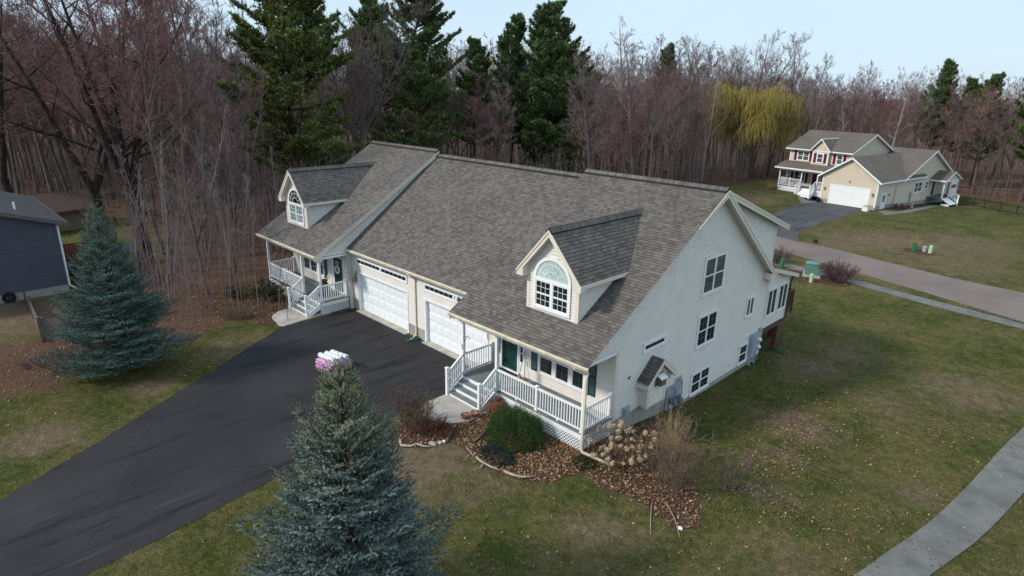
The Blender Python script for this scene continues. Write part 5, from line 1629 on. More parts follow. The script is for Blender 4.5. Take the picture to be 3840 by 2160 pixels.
MAT['brush'] = bark_mat('dry_brush', (.110, .078, .060), (.20, .150, .110))
MAT['brush_red'] = bark_mat('dry_red_brush', (.10, .040, .028), (.17, .080, .055))
MAT['brush_purple'] = bark_mat('purple_grey_brush', (.105, .070, .068), (.185, .130, .125))
MAT['reed'] = bark_mat('tan_reeds', (.26, .18, .09), (.42, .31, .17))
def foliage_mat(name, rough=.75, trans=0.0):
    t = NT(name)
    a = attr(t)
    t.col(a.outputs['Color'])
    t.rough(rough); t.b.inputs['Specular IOR Level'].default_value = .2
    if trans:
        t.b.inputs['Transmission Weight'].default_value = 0
    return t.m
MAT['needles'] = foliage_mat('conifer_needles')
MAT['leaf'] = foliage_mat('dry_leaves', .9)
MAT['blade'] = foliage_mat('grass_blades', .85)
MAT['strand'] = foliage_mat('willow_strands', .8)

# ------------------------------------------------------------------ vegetation: geometry
def norm(a): return a / np.maximum(1e-9, np.linalg.norm(a, axis=-1, keepdims=True))
def perp(D):
    ref = np.where(np.abs(D[:, 2:3]) > .9, np.array([[1.0, 0, 0]]), np.array([[0, 0, 1.0]]))
    X = norm(np.cross(D, ref)); Y = np.cross(D, X)
    return X, Y
def seg_mesh(S, k=3):
    """S rows: p0(3) p1(3) r0 r1 -> open tubes with k sides"""
    S = np.asarray(S, float)
    if not len(S): return np.zeros((0, 3)), np.zeros((0, 4), int)
    P0, P1, r0, r1 = S[:, :3], S[:, 3:6], S[:, 6], S[:, 7]
    X, Y = perp(norm(P1 - P0))
    a = 2 * np.pi * np.arange(k) / k
    ring = lambda P, r: P[:, None, :] + (X[:, None, :] * np.cos(a)[None, :, None] + Y[:, None, :] * np.sin(a)[None, :, None]) * r[:, None, None]
    V = np.concatenate([ring(P0, r0), ring(P1, r1)], 1).reshape(-1, 3)
    b = (np.arange(len(S)) * 2 * k)[:, None]
    j = np.arange(k)[None, :]
    F = np.stack([b + j, b + (j + 1) % k, b + k + (j + 1) % k, b + k + j], -1).reshape(-1, 4)
    return V, F
def join(parts):
    V, F, o = [], {}, 0
    for v, f in parts:
        V.append(v)
        F.setdefault(f.shape[1], []).append(f + o); o += len(v)
    return np.concatenate(V), [np.concatenate(x) for x in F.values()]
def poly_segs(out, pts, radii):
    for i in range(len(pts) - 1): out.append((*pts[i], *pts[i + 1], radii[i], radii[i + 1]))

def rot_about(v, axis, ang):
    axis = axis / np.linalg.norm(axis)
    return v * math.cos(ang) + np.cross(axis, v) * math.sin(ang) + axis * axis.dot(v) * (1 - math.cos(ang))
def unitv(v): return v / np.linalg.norm(v)

def bare_tree(seed, H, r0, base=.45, spread=.22, nl=14, up=(35, 65), nb=6, nt=6, lean=.03, fork=0, tw=.011, detail=3):
    """returns trunk segments, twig segments, twig tips"""
    q = np.random.default_rng(seed)
    T, C, tips = [], [], []
    trunks = []
    def trunk(p, d, L, r, n=7):
        pts, rad = [p], [r]
        dd = d
        for i in range(n):
            dd = unitv(dd + q.normal(0, .05, 3) + np.array([0, 0, .06]))
            pts.append(pts[-1] + dd * L / n); rad.append(max(.02, r * (1 - (i + 1) / n) ** .8 + .012))
        poly_segs(T, pts, rad)
        return np.array(pts), np.array(rad)
    d0 = unitv(np.array([q.normal(0, lean), q.normal(0, lean), 1.0]))
    if fork:
        hb = H * q.uniform(.22, .32)
        pts, rad = [np.zeros(3)], [r0 * 1.15]
        for i in range(3): pts.append(pts[-1] + d0 * hb / 3 + q.normal(0, .05, 3) * [1, 1, 0]); rad.append(r0 * (1 - .08 * i))
        poly_segs(T, pts, rad)
        for k in range(fork):
            a = 2 * np.pi * k / fork + q.uniform(0, 1)
            d = unitv(np.array([math.cos(a) * .42, math.sin(a) * .42, 1]) + q.normal(0, .1, 3))
            trunks.append(trunk(pts[-1], d, (H - hb) * q.uniform(.85, 1.05), r0 * .62))
    else:
        trunks.append(trunk(np.zeros(3), d0, H, r0, 9))
    for pts, rad in trunks:
        s = np.concatenate([[0], np.cumsum(np.linalg.norm(np.diff(pts, axis=0), axis=1))])
        Lt = s[-1]
        b0 = base if not fork else .12
        for k in range(nl):
            t = b0 + (1 - b0) * ((k + q.uniform(0, 1)) / nl) ** .9
            p = np.array([np.interp(t * Lt, s, pts[:, j]) for j in range(3)])
            rt = np.interp(t * Lt, s, rad)
            az = k * 2.4 + q.uniform(-.6, .6)
            el = R(q.uniform(*up)) * (.8 + .35 * t)
            d = np.array([math.cos(az) * math.cos(el), math.sin(az) * math.cos(el), math.sin(el)])
            prof = (1 - (t - b0) / (1 - b0)) ** .6 * .8 + .25
            L = spread * H * prof * q.uniform(.75, 1.25)
            n = 4
            lp, lr = [p], [min(rt * .55, .02 + L * .012)]
            for i in range(n):
                d = unitv(d + q.normal(0, .13, 3) + np.array([0, 0, .10]))
                lp.append(lp[-1] + d * L / n); lr.append(max(.013, lr[0] * (1 - (i + 1) / n)))
            poly_segs(T if L > 2.2 else C, lp, lr)
            lp = np.array(lp)
            tips.append(lp[-1])
            for j in range(nb):
                f = q.uniform(.22, 1)
                i0 = min(n - 1, int(f * n)); p2 = lp[i0] + (lp[i0 + 1] - lp[i0]) * (f * n - i0)
                dl = unitv(lp[i0 + 1] - lp[i0])
                ax = unitv(np.cross(dl, q.normal(0, 1, 3)))
                d2 = unitv(rot_about(dl, ax, R(q.uniform(25, 60))) + np.array([0, 0, .18]))
                L2 = L * q.uniform(.28, .5) * (1.15 - .5 * f)
                bp = [p2]
                for i in range(3):
                    d2 = unitv(d2 + q.normal(0, .14, 3) + np.array([0, 0, .07]))
                    bp.append(bp[-1] + d2 * L2 / 3)
                poly_segs(C, bp, [max(tw * 1.3, .008 + L2 * .008), tw * 1.25, tw * 1.1, tw])
                tips.append(bp[-1])
                for m_ in range(nt):
                    g = q.uniform(.15, 1) * 2.999
                    i1 = int(g); p3 = bp[i1] + (bp[i1 + 1] - bp[i1]) * (g - i1)
                    d3 = unitv(unitv(bp[i1 + 1] - bp[i1]) + q.normal(0, .55, 3) + np.array([0, 0, .15]))
                    L3 = L2 * q.uniform(.3, .65)
                    e = p3 + d3 * L3
                    C.append((*p3, *e, tw, tw * .7))
                    tips.append(e)
                    if detail > 2:
                        d4 = unitv(d3 + q.normal(0, .6, 3)); p4 = p3 + d3 * L3 * q.uniform(.3, .7)
                        C.append((*p4, *(p4 + d4 * L3 * .5), tw * .85, tw * .6))
    return np.array(T), np.array(C), np.array(tips)

def tree_objs(name, T, C, mt, mc, tips=None, bud=0.0, seed=0, ksides=6):
    V, F = seg_mesh(T, ksides)
    tr = npmesh('trunk', V, [F], mt, smooth=True)
    V, F = seg_mesh(C, 3)
    parts = [(V, F)]
    mats, mi = [mc], None
    if tips is not None and bud > 0:
        q = np.random.default_rng(seed)
        n = int(len(tips) * bud)
        c = tips[q.integers(0, len(tips), n)] + q.normal(0, .12, (n, 3))
        s = q.uniform(.022, .048, n)
        tri = np.stack([c + q.normal(0, 1, (n, 3)) * s[:, None] for _ in range(3)], 1).reshape(-1, 3)
        Ft = np.arange(3 * n).reshape(-1, 3)
        Vj = np.concatenate([V, tri]); 
        cr_ = npmesh('crown', Vj, [F, Ft + len(V)], [mc, 'bud'], mi=np.concatenate([np.zeros(len(F)), np.ones(n)]))
    else:
        cr_ = npmesh('crown', V, [F], mc)
    return tr, cr_

protos = {}
def register(key, tr, cr_): protos[key] = (tr, cr_)
used = set()
def plant(key, name, label, cat, x, y, rz, s, group=None, sz=1.0, dz=-.1, tilt=0.0):
    o = thing(name, label, cat, (x, y, hz(x, y) + dz), rz, group)
    o.scale = (s, s, s * sz)
    o.rotation_euler = (tilt * math.cos(rz * 3), tilt * math.sin(rz * 5), rz)
    for src in protos[key]:
        if (key, src.name) not in used and src.parent is None:
            src.parent = o; used.add((key, src.name)); c = src
        else:
            c = src.copy(); COL.objects.link(c); c.parent = o
    return o

# ---- bare forest trees
specs = [  # seed H r base spread nl
    (1, 18, .14, .30, .22, 18), (2, 19, .16, .36, .20, 18), (3, 16, .11, .24, .24, 18), (4, 18.5, .13, .40, .22, 16), (5, 17, .12, .22, .27, 19), (6, 15, .09, .28, .20, 16)]
for i, (sd, H, r_, b, sp, nl) in enumerate(specs):
    T, C, tips = bare_tree(sd, H, r_, b, sp, nl, (20, 62), 7, 8)
    red = i in (2, 4)
    register('bare%d' % i, *tree_objs('t', T, C, 'bark', 'twig_red' if red else 'twig', tips, .35 if red else 0, sd))
T, C, tips = bare_tree(31, 17, .17, .25, .28, 14, fork=2, nb=8, nt=8)
register('redmaple', *tree_objs('t', T, C, 'bark', 'twig_red', tips, 1.0, 31))
T, C, tips = bare_tree(41, 21, .48, .3, .33, 11, (12, 50), 8, 7, fork=4, tw=.010)
register('bigmaple', *tree_objs('t', T, C, 'bark_dark', 'twig_red', tips, 2.4, 41, 8))
T, C, tips = bare_tree(43, 20, .42, .3, .36, 11, (8, 45), 8, 7, fork=3, tw=.010)
register('bigmaple2', *tree_objs('t', T, C, 'bark_dark', 'twig_red', tips, 2.5, 43, 8))
T, C, tips = bare_tree(51, 22, .34, .16, .17, 20, (12, 55), 6, 6, tw=.012)
register('palebirch', *tree_objs('t', T, C, 'bark_pale', 'bark_pale'))
T, C, tips = bare_tree(53, 17, .20, .2, .30, 9, (40, 68), 5, 5, fork=3, tw=.012)
register('palefork', *tree_objs('t', T, C, 'bark_pale', 'bark_pale'))
T, C, tips = bare_tree(55, 11, .09, .35, .12, 9, (30, 60), 4, 4, tw=.012)
register('whitebirch', *tree_objs('t', T, C, 'bark_pale', 'bark_pale'))
T, C, tips = bare_tree(57, 21, .28, .30, .26, 16, (25, 60), 7, 6, fork=3)
register('oak', *tree_objs('t', T, C, 'bark', 'twig'))
T, C, tips = bare_tree(59, 9, .055, .3, .16, 9, (40, 70), 4, 4, tw=.008)
register('sapling', *tree_objs('t', T, C, 'twig', 'twig', ksides=4))
T, C, tips = bare_tree(61, 12, .09, .3, .16, 11, (45, 72), 5, 4, tw=.008, fork=4)
register('clump', *tree_objs('t', T, C, 'bark', 'twig', ksides=5))

# ---- white pines
def pine(seed, H, r0, Rm, base=.18, gap=.72, nb=5, yellow=0.0, top=.5):
    q = np.random.default_rng(seed)
    T = []
    n = 10
    pts = [np.array([q.normal(0, .06) * i, q.normal(0, .06) * i, H * i / n]) for i in range(n + 1)]
    poly_segs(T, pts, [r0 * (1 - i / n) + .025 for i in range(n + 1)])
    tp, td, tl, tc = [], [], [], []
    z = base * H
    while z < H - .2:
        t = (z / H - base) / (1 - base)
        for k in range(nb):
            if q.uniform() < .12: continue
            az = q.uniform(0, 2 * np.pi)
            L = Rm * ((1 - t) ** .62 * (0.55 + .45 * math.sin(min(1, t * 2.5 + .25) * np.pi / 2))) * q.uniform(.55, 1.25) + .35
            el = R(q.uniform(-8, 14) + 32 * t)
            d = np.array([math.cos(az) * math.cos(el), math.sin(az) * math.cos(el), math.sin(el)])
            c = np.array([np.interp(z, [p[2] for p in pts], [p[j] for p in pts]) for j in range(3)])
            m_ = 6
            bp = [c]
            for i in range(m_):
                d = unitv(d + q.normal(0, .06, 3) + np.array([0, 0, .075]))
                bp.append(bp[-1] + d * L / m_)
            poly_segs(T, bp, [.018 + L * .010 * (1 - i / m_) for i in range(m_ + 1)])
            bp = np.array(bp)
            cb = q.uniform(.75, 1.25)
            nt_ = int(L * 24) + 8
            for j in range(nt_):
                f = q.uniform(.28, 1) ** .8
                i0 = min(m_ - 1, int(f * m_)); p = bp[i0] + (bp[i0 + 1] - bp[i0]) * (f * m_ - i0)
                dl = unitv(bp[i0 + 1] - bp[i0])
                sd = unitv(np.cross(dl, [0, 0, 1]))
                w = q.normal(0, 1) * (.12 + .22 * L * (1.15 - f) * .8)
                p = p + sd * w + np.array([0, 0, q.normal(.04, .10)])
                tp.append(p); td.append(unitv(dl * .6 + sd * np.sign(w) * .5 + np.array([0, 0, .55]) + q.normal(0, .25, 3))); tl.append(q.uniform(.28, .50))
                g = cb * q.uniform(.7, 1.35)
                yl = yellow * q.uniform(.3, 1.2)
                tc.append((np.array([.075, .128, .050]) * (1 - yl) + np.array([.27, .26, .07]) * yl) * g)
        z += gap * q.uniform(.7, 1.3) * (1.1 - .45 * t)
    tp, td, tl, tc = map(np.array, (tp, td, tl, tc))
    K = 6
    N = len(tp)
    D = norm(td[:, None, :] + q.normal(0, .55, (N, K, 3))).reshape(-1, 3)
    P = np.repeat(tp, K, 0); L = np.repeat(tl, K) * q.uniform(.7, 1.15, N * K)
    X, Y = perp(D)
    a = q.uniform(0, 2 * np.pi, (N * K, 1)); S = X * np.cos(a) + Y * np.sin(a)
    wd = q.uniform(.045, .08, (N * K, 1))
    V = np.stack([P - S * wd, P + S * wd, P + D * L[:, None]], 1).reshape(-1, 3)
    col = np.repeat(np.repeat(tc, K, 0) * q.uniform(.8, 1.2, (N * K, 1)), 3, 0)
    Vt, Ft = seg_mesh(np.array(T), 5)
    tr = npmesh('trunk', Vt, [Ft], 'bark_pine', smooth=True)
    cr_ = npmesh('crown', V, [np.arange(len(V)).reshape(-1, 3)], 'needles', col=col)
    return tr, cr_
register('pine_sun_tint', *pine(11, 27, .42, 7.6, .12, .80, 7, .55))  # warm sunlight put into this pine's needle colour as extra yellow
register('pine_tall', *pine(12, 26, .42, 8.2, .20, .85, 6, .18))
register('pine_narrow', *pine(13, 22, .30, 4.6, .26, .75, 6, .15))
register('pine_broad', *pine(14, 23, .38, 7.8, .08, .70, 7, .12))

# ---- blue spruces: every twig is a bottle-brush of needles
def shoot_mesh(P, D, L, col, nn, nl, nw, q, core=.006, ang=50):
    N = len(P)
    X, Y = perp(D)
    t = q.uniform(.02, 1.0, (N, nn)); az = q.uniform(0, 2 * np.pi, (N, nn))
    rad = X[:, None, :] * np.cos(az)[..., None] + Y[:, None, :] * np.sin(az)[..., None]
    base = P[:, None, :] + D[:, None, :] * (t * L[:, None])[..., None]
    ca, sa = math.cos(R(ang)), math.sin(R(ang))
    nd = D[:, None, :] * ca + rad * sa
    S = np.cross(nd, D[:, None, :]); S = S / np.maximum(1e-6, np.linalg.norm(S, axis=-1, keepdims=True))
    ln = nl * (1.1 - .5 * t)[..., None]
    V = np.stack([base - S * nw, base + S * nw, base + nd * ln], 2).reshape(-1, 3)
    c = np.repeat((col[:, None, :] * q.uniform(.75, 1.25, (N, nn, 1))).reshape(-1, 3), 3, 0)
    Vc, Fc_ = seg_mesh(np.concatenate([P, P + D * L[:, None], np.full((N, 1), core), np.full((N, 1), core * .5)], 1), 3)
    cc = np.repeat(col * .6, 6, 0)
    return np.concatenate([V, Vc]), [np.arange(len(V)).reshape(-1, 3), Fc_ + len(V)], np.concatenate([c, cc])

def spruce(seed, H, Rm, wstep, nbr, c_lo, c_hi, c_top, shoot=.15, nn=24, nl=.034, nw=.006, step=.085, open_=0.0, zb=.3, droop=8):
    q = np.random.default_rng(seed)
    T = []
    poly_segs(T, [np.array([0, 0, z]) for z in (-.2, .5, H * .5, H * .98)], [.02 * H, .017 * H, .009 * H, .012])
    P, D, L, Cc = [], [], [], []
    def add(p, d, l, c): P.append(p); D.append(d); L.append(l); Cc.append(c)
    z = zb
    w = 0
    while z < H - .1:
        t = z / H
        Rz = Rm * (1 - t) ** (.82 if H < 7.2 else .95) * (1 - .5 * max(0, t - .9) / .1) * (1 - .25 * max(0, .18 - t) / .18)
        nb = max(4, int(nbr * (1 - .45 * t)))
        for k in range(nb):
            if q.uniform() < open_ * (1 - t): continue
            az = 2 * np.pi * (k + .5 * (w % 2)) / nb + q.normal(0, .22)
            Lb = Rz * q.uniform(.70, 1.10) * (1 + .16 * math.sin(az * 2 + w * .9) + .10 * math.sin(az * 3 + z * 2.7)) + .05
            el = R(-droop + 60 * t ** 1.6 + q.normal(0, 5))
            d = np.array([math.cos(az) * math.cos(el), math.sin(az) * math.cos(el), math.sin(el)])
            m_ = 5
            bp = [np.array([0, 0, z + q.uniform(-.06, .06)])]
            for i in range(m_):
                d = unitv(d + q.normal(0, .04, 3) + np.array([0, 0, .05 + .05 * t]))
                bp.append(bp[-1] + d * Lb / m_)
            poly_segs(T, bp, [.006 + Lb * .008 * (1 - i / m_) for i in range(m_ + 1)])
            bp = np.array(bp)
            tone = q.uniform(.82, 1.18)
            s = max(.18, Lb * .20)
            side_ = 1
            while s < Lb:
                f = s / Lb * m_; i0 = min(m_ - 1, int(f)); p = bp[i0] + (bp[i0 + 1] - bp[i0]) * (f - i0)
                dl = unitv(bp[i0 + 1] - bp[i0]); sd = unitv(np.cross(dl, [0, 0, 1])); upv = np.cross(sd, dl)
                def colr():
                    b = q.uniform(0, 1)
                    c = np.array(c_lo) * (1 - b) + np.array(c_hi) * b
                    g = np.clip((t - .55) / .4 + q.normal(0, .15), 0, 1)
                    return (c * (1 - g) + np.array(c_top) * g) * tone
                for side_ in (-1, 1):
                    ll = (Lb - s) * .5 * q.uniform(.7, 1.15) + .10
                    d2 = unitv(dl * .75 + sd * side_ * .8 + np.array([0, 0, q.normal(.02, .10)]))
                    n2 = max(1, int(ll / step))
                    pp = p.copy()
                    for i in range(n2):
                        pp = pp + d2 * ll / n2
                        for s3 in (-1, 1):
                            d3 = unitv(d2 * .8 + np.cross(d2, upv) * s3 * q.uniform(.35, .75) + upv * q.normal(.12, .22))
                            add(pp, d3, shoot * q.uniform(.65, 1.1), colr())
                    add(pp, unitv(d2 + upv * .15), shoot * q.uniform(.9, 1.25), colr())
                if q.uniform() < .75: add(p, unitv(upv * .8 + dl * .7 + sd * q.normal(0, .4)), shoot * q.uniform(.6, .9), colr())
                s += step * 1.45
            add(bp[-1], d, shoot * 1.3, np.array(c_hi) * tone if t < .6 else np.array(c_top) * tone)
        z += wstep * q.uniform(.75, 1.25) * (1 - .25 * t)
        w += 1
    for k in range(9):
        a = q.uniform(0, 6.28); e = q.uniform(.5, 1.4)
        add(np.array([0, 0, H - q.uniform(.05, .55)]), unitv(np.array([math.cos(a) * .6, math.sin(a) * .6, e])), shoot * q.uniform(1.5, 2.4), np.array(c_top))
    add(np.array([0, 0, H - .1]), np.array([0.03, 0, 1.0]), .42, np.array(c_top) * .9)
    P, D, L, Cc = map(np.array, (P, D, L, Cc))
    V, F, c = shoot_mesh(P, norm(D), L, Cc, nn, nl, nw, q)
    Vt, Ft = seg_mesh(np.array(T), 6)
    tr = npmesh('trunk', Vt, [Ft], 'bark_pine', smooth=True)
    return tr, npmesh('crown', V, F, 'needles', col=c)
register('spruce_front', *spruce(21, 7.0, 2.75, .25, 10, (.070, .112, .104), (.29, .37, .345), (.25, .26, .15), shoot=.20, nn=28, nl=.046, nw=.010, step=.118))
register('spruce_side', *spruce(22, 7.3, 2.9, .30, 11, (.050, .098, .082), (.16, .25, .215), (.15, .205, .15), shoot=.20, nn=17, nl=.05, nw=.011, step=.125, open_=.10, zb=.55, droop=4))

# ---- weeping willow
def willow(seed=71, H=14):
    q = np.random.default_rng(seed)
    T, C, tips = bare_tree(seed, H * .85, .32, .2, .52, 8, (12, 55), 7, 4, fork=4, tw=.012)
    st = []
    for p in tips:
        for k in range(4):
            a = p + q.normal(0, .3, 3)
            d = np.array([q.normal(0, .25), q.normal(0, .25), .1])
            L = q.uniform(1.2, 3.2)
            n = 4
            prev = a
            for i in range(n):
                d = unitv(d + np.array([0, 0, -.55]))
                e = prev + d * L / n
                if e[2] < .6: break
                st.append((*prev, *e, .016, .014)); prev = e
    V, F = seg_mesh(np.array(st), 3)
    col = np.repeat(np.array([[.34, .275, .075]]) * q.uniform(.6, 1.3, (len(st), 1)), 6, 0)
    Vt, Ft = seg_mesh(np.concatenate([T, C[:len(C) // 2]]), 5)
    return npmesh('trunk', Vt, [Ft], 'bark', smooth=True), npmesh('crown', V, [F], 'strand', col=col)
register('willow', *willow())

# ---- multi-stem shrubs
def shrub(seed, H, W_, n, mat, tw=.006, r0=.012, nb=5, up=1.0, leaf=None, curve=.1):
    q = np.random.default_rng(seed)
    S, tips = [], []
    for k in range(n):
        a = q.uniform(0, 2 * np.pi); b = math.sqrt(q.uniform(0, 1))
        p = np.array([math.cos(a), math.sin(a), 0]) * b * W_ * .18 + np.array([0, 0, -.04])
        d = unitv(np.array([math.cos(a) * b * W_ * .5, math.sin(a) * b * W_ * .5, H * up]) + q.normal(0, .12, 3))
        L = H * q.uniform(.65, 1.1)
        m_ = 5
        bp = [p]
        for i in range(m_):
            d = unitv(d + q.normal(0, curve, 3) + np.array([0, 0, .03]))
            bp.append(bp[-1] + d * L / m_)
        poly_segs(S, bp, [r0 * (1 - i / m_ * .6) for i in range(m_ + 1)])
        tips.append(bp[-1])
        for j in range(nb):
            f = q.uniform(.25, .98) * m_; i0 = int(f); p2 = bp[i0] + (bp[i0 + 1] - bp[i0]) * (f - i0)
            d2 = unitv(unitv(bp[i0 + 1] - bp[i0]) + q.normal(0, .5, 3))
            L2 = L * q.uniform(.15, .35)
            e = p2 + d2 * L2 * .5; e2 = e + unitv(d2 + q.normal(0, .3, 3)) * L2 * .5
            poly_segs(S, [p2, e, e2], [tw * 1.2, tw, tw * .8]); tips.append(e2)
            for _ in range(2):
                d3 = unitv(d2 + q.normal(0, .6, 3)); S.append((*e, *(e + d3 * L2 * .4), tw * .9, tw * .6)); tips.append(e + d3 * L2 * .4)
    return np.array(S), np.array(tips)
def shrub_thing(name, label, cat, x, y, seed, H, W_, n, mat, group=None, **k):
    t = thing(name, label, cat, (x, y, hz(x, y)), 0, group)
    S, tips = shrub(seed, H, W_, n, mat, **k)
    V, F = seg_mesh(S, 3)
    npmesh('stems', V, [F], mat, t)
    return t, tips
def leaves_on(t, pts, q, n, size, cols, name='leaves', spread=.08):
    c = pts[q.integers(0, len(pts), n)] + q.normal(0, spread, (n, 3))
    U = norm(q.normal(0, 1, (n, 3))); X, Y = perp(U)
    s = size * q.uniform(.6, 1.3, (n, 1))
    V = np.stack([c - X * s, c + Y * s * .5, c + X * s, c - Y * s * .5], 1).reshape(-1, 3)
    col = np.array(cols)[q.integers(0, len(cols), n)] * q.uniform(.7, 1.3, (n, 1))
    return npmesh(name, V, [np.arange(4 * n).reshape(-1, 4)], 'leaf', t, col=np.repeat(col, 4, 0))
qv = np.random.default_rng(99)
shrub_thing('bare_shrub', 'round brown leafless shrub beside the driveway and the near concrete pad', 'shrub', -5.25, -5.0, 1, 1.55, 2.0, 60, 'brush', tw=.006, nb=9)
t, tp = shrub_thing('barberry_shrub', 'low rust red shrub under the round leafless shrub', 'shrub', -4.35, -4.75, 2, .55, 1.5, 45, 'brush_red', tw=.005, nb=7)
leaves_on(t, tp, qv, 700, .03, [(.15, .035, .02), (.11, .045, .03)])
shrub_thing('bare_shrub', 'tall thicket of leafless tan stems at the lawn end of the near flower bed', 'shrub', 3.35, -1.25, 3, 2.25, 1.9, 46, 'brush', tw=.007, nb=8)
shrub_thing('ornamental_grass', 'upright yellow tan reed stems behind the dried hydrangea', 'grass plant', 2.35, .35, 4, 1.75, .9, 60, 'reed', tw=.004, r0=.007, nb=1, curve=.05)
shrub_thing('bare_shrub', 'grey twiggy branch bush leaning over the lawn beside the tan thicket', 'shrub', 4.6, .1, 6, 1.15, 1.5, 16, 'brush_purple', tw=.006, nb=8)
shrub_thing('bare_shrub', 'rounded purple brown shrub right of the big green utility cabinet', 'shrub', -2.4, 31.3, 7, 1.5, 2.6, 90, 'brush_purple', tw=.010, nb=9)
shrub_thing('bare_shrub', 'purple brown shrub behind the dark green pedestal at the gable house corner', 'shrub', -7.6, 33.0, 8, 1.3, 2.4, 70, 'brush_purple', tw=.010, nb=8)
t, tp = shrub_thing('evergreen_shrub', 'dark leafy shrub in front of the far porch lattice', 'shrub', -22.6, -2.7, 9, 1.15, 1.7, 40, 'bark_dark', tw=.006)
leaves_on(t, tp, qv, 1500, .06, [(.020, .032, .014), (.035, .048, .022), (.055, .045, .028)])
t, tp = shrub_thing('evergreen_shrub', 'smaller dark leafy shrub farther out in the far porch bed', 'shrub', -24.2, -4.0, 10, .8, 1.2, 30, 'bark_dark', tw=.006)
leaves_on(t, tp, qv, 700, .055, [(.025, .032, .018), (.05, .04, .028)])
shrub_thing('bare_shrub', 'dry tan and red brush at the edge of the far porch bed beside the driveway', 'shrub', -20.9, -5.2, 12, .75, 1.8, 70, 'brush', tw=.005, nb=6)
shrub_thing('ornamental_grass', 'low tan dry grass clump at the left corner of the tan house porch', 'grass plant', -22.9, 67.2, 13, .9, 2.0, 120, 'reed', tw=.012, r0=.014, nb=1, curve=.12)
shrub_thing('ornamental_grass', 'wispy pale dry grass behind the mulch patch across the road', 'grass plant', -1.4, 47.4, 14, 1.15, 1.0, 60, 'reed', tw=.006, r0=.006, nb=2, curve=.08)
shrub_thing('bare_shrub', 'low dark red brown shrub in the side bed of the tan house', 'shrub', -8.0, 68.7, 15, .75, 2.0, 70, 'brush_red', tw=.010, nb=6)
shrub_thing('bare_shrub', 'tangled brush beside the short dark board panel', 'shrub', -22.5, -11.6, 16, 1.2, 2.6, 50, 'brush_purple', tw=.006, nb=8)
shrub_thing('bare_shrub', 'low leafless brush pile on the leaf litter left of the blue spruce', 'shrub', -21.0, -13.9, 17, .45, 3.0, 70, 'brush_purple', tw=.005, nb=7)

# dried hydrangea with its flower heads
t, tp = shrub_thing('hydrangea', 'dried hydrangea with cream flower heads at the porch corner', 'shrub', 1.25, -1.15, 5, 1.25, 2.6, 75, 'brush', tw=.005, r0=.009, nb=2)
def head_mesh():
    q = np.random.default_rng(8)
    n = 150
    d = norm(q.normal(0, 1, (n, 3))); c = d * np.array([.085, .085, .105]) * q.uniform(.65, 1.0, (n, 1))
    X, Y = perp(norm(d + q.normal(0, .5, (n, 3))))
    s = q.uniform(.016, .027, (n, 1))
    V = np.stack([c - X * s, c - Y * s, c + X * s, c + Y * s], 1).reshape(-1, 3)
    col = np.array([[.52, .40, .25]]) * q.uniform(.6, 1.25, (n, 1))
    return npmesh('flower_head', V, [np.arange(4 * n).reshape(-1, 4)], 'leaf', t, col=np.repeat(col, 4, 0))
fh = head_mesh()
q = np.random.default_rng(77)
hp = tp[q.permutation(len(tp))]
cnt = 0
for p in hp:
    if p[2] < .35 or cnt >= 62: continue
    o = fh if cnt == 0 else fh.copy()
    if cnt: COL.objects.link(o); o.parent = t
    o.location = tuple(p + q.normal(0, .03, 3)); o.rotation_euler = tuple(q.uniform(0, 3, 3)); s = q.uniform(.6, 1.2); o.scale = (s, s, s)
    cnt += 1

# clipped green juniper and the blue creeping one
def juniper(name, label, x, y, rx, ry, H, n, c0, c1, L0, seed, nl=.03):
    q = np.random.default_rng(seed)
    t = thing(name, label, 'shrub', (x, y, 0))
    a = q.uniform(0, 2 * np.pi, n); u = q.uniform(0, 1, n) ** .55; el = np.arcsin(q.uniform(.0, 1, n))
    d = np.stack([np.cos(a) * np.cos(el), np.sin(a) * np.cos(el), np.sin(el)], 1)
    bump_ = 1 + .07 * np.sin(a * 5 + el * 4) + .05 * np.sin(a * 11 + 1)
    P = d * np.array([rx, ry, H]) * (.55 + .42 * u)[:, None] * bump_[:, None]
    D = norm(d * .8 + np.array([0, 0, .28]) + q.normal(0, .33, (n, 3)))
    c = np.array(c0) + (np.array(c1) - np.array(c0)) * q.uniform(0, 1, (n, 1))
    V, F, col = shoot_mesh(P, D, L0 * q.uniform(.6, 1.3, n), c, 16, nl, .006, q, .004, 32)
    npmesh('crown', V, F, 'needles', t, col=col)
    S, _ = shrub(seed, H * .8, rx * 1.6, 24, None)
    Vs, Fs_ = seg_mesh(S, 3); npmesh('stems', Vs, [Fs_], 'bark_dark', t)
juniper('juniper_bush', 'rounded bright green juniper in front of the near porch lattice', -2.15, -2.85, 1.08, .98, 1.12, 5200, (.030, .075, .022), (.115, .205, .060), .20, 5)
juniper('creeping_juniper', 'low blue green creeping plant below the round juniper', -1.75, -4.1, .75, .42, .22, 900, (.020, .045, .045), (.055, .095, .095), .14, 6)
juniper('creeping_juniper', 'small low dark green ground cover at the foot of the hydrangea', .55, -2.25, .45, .4, .14, 420, (.015, .040, .012), (.04, .09, .03), .1, 7)

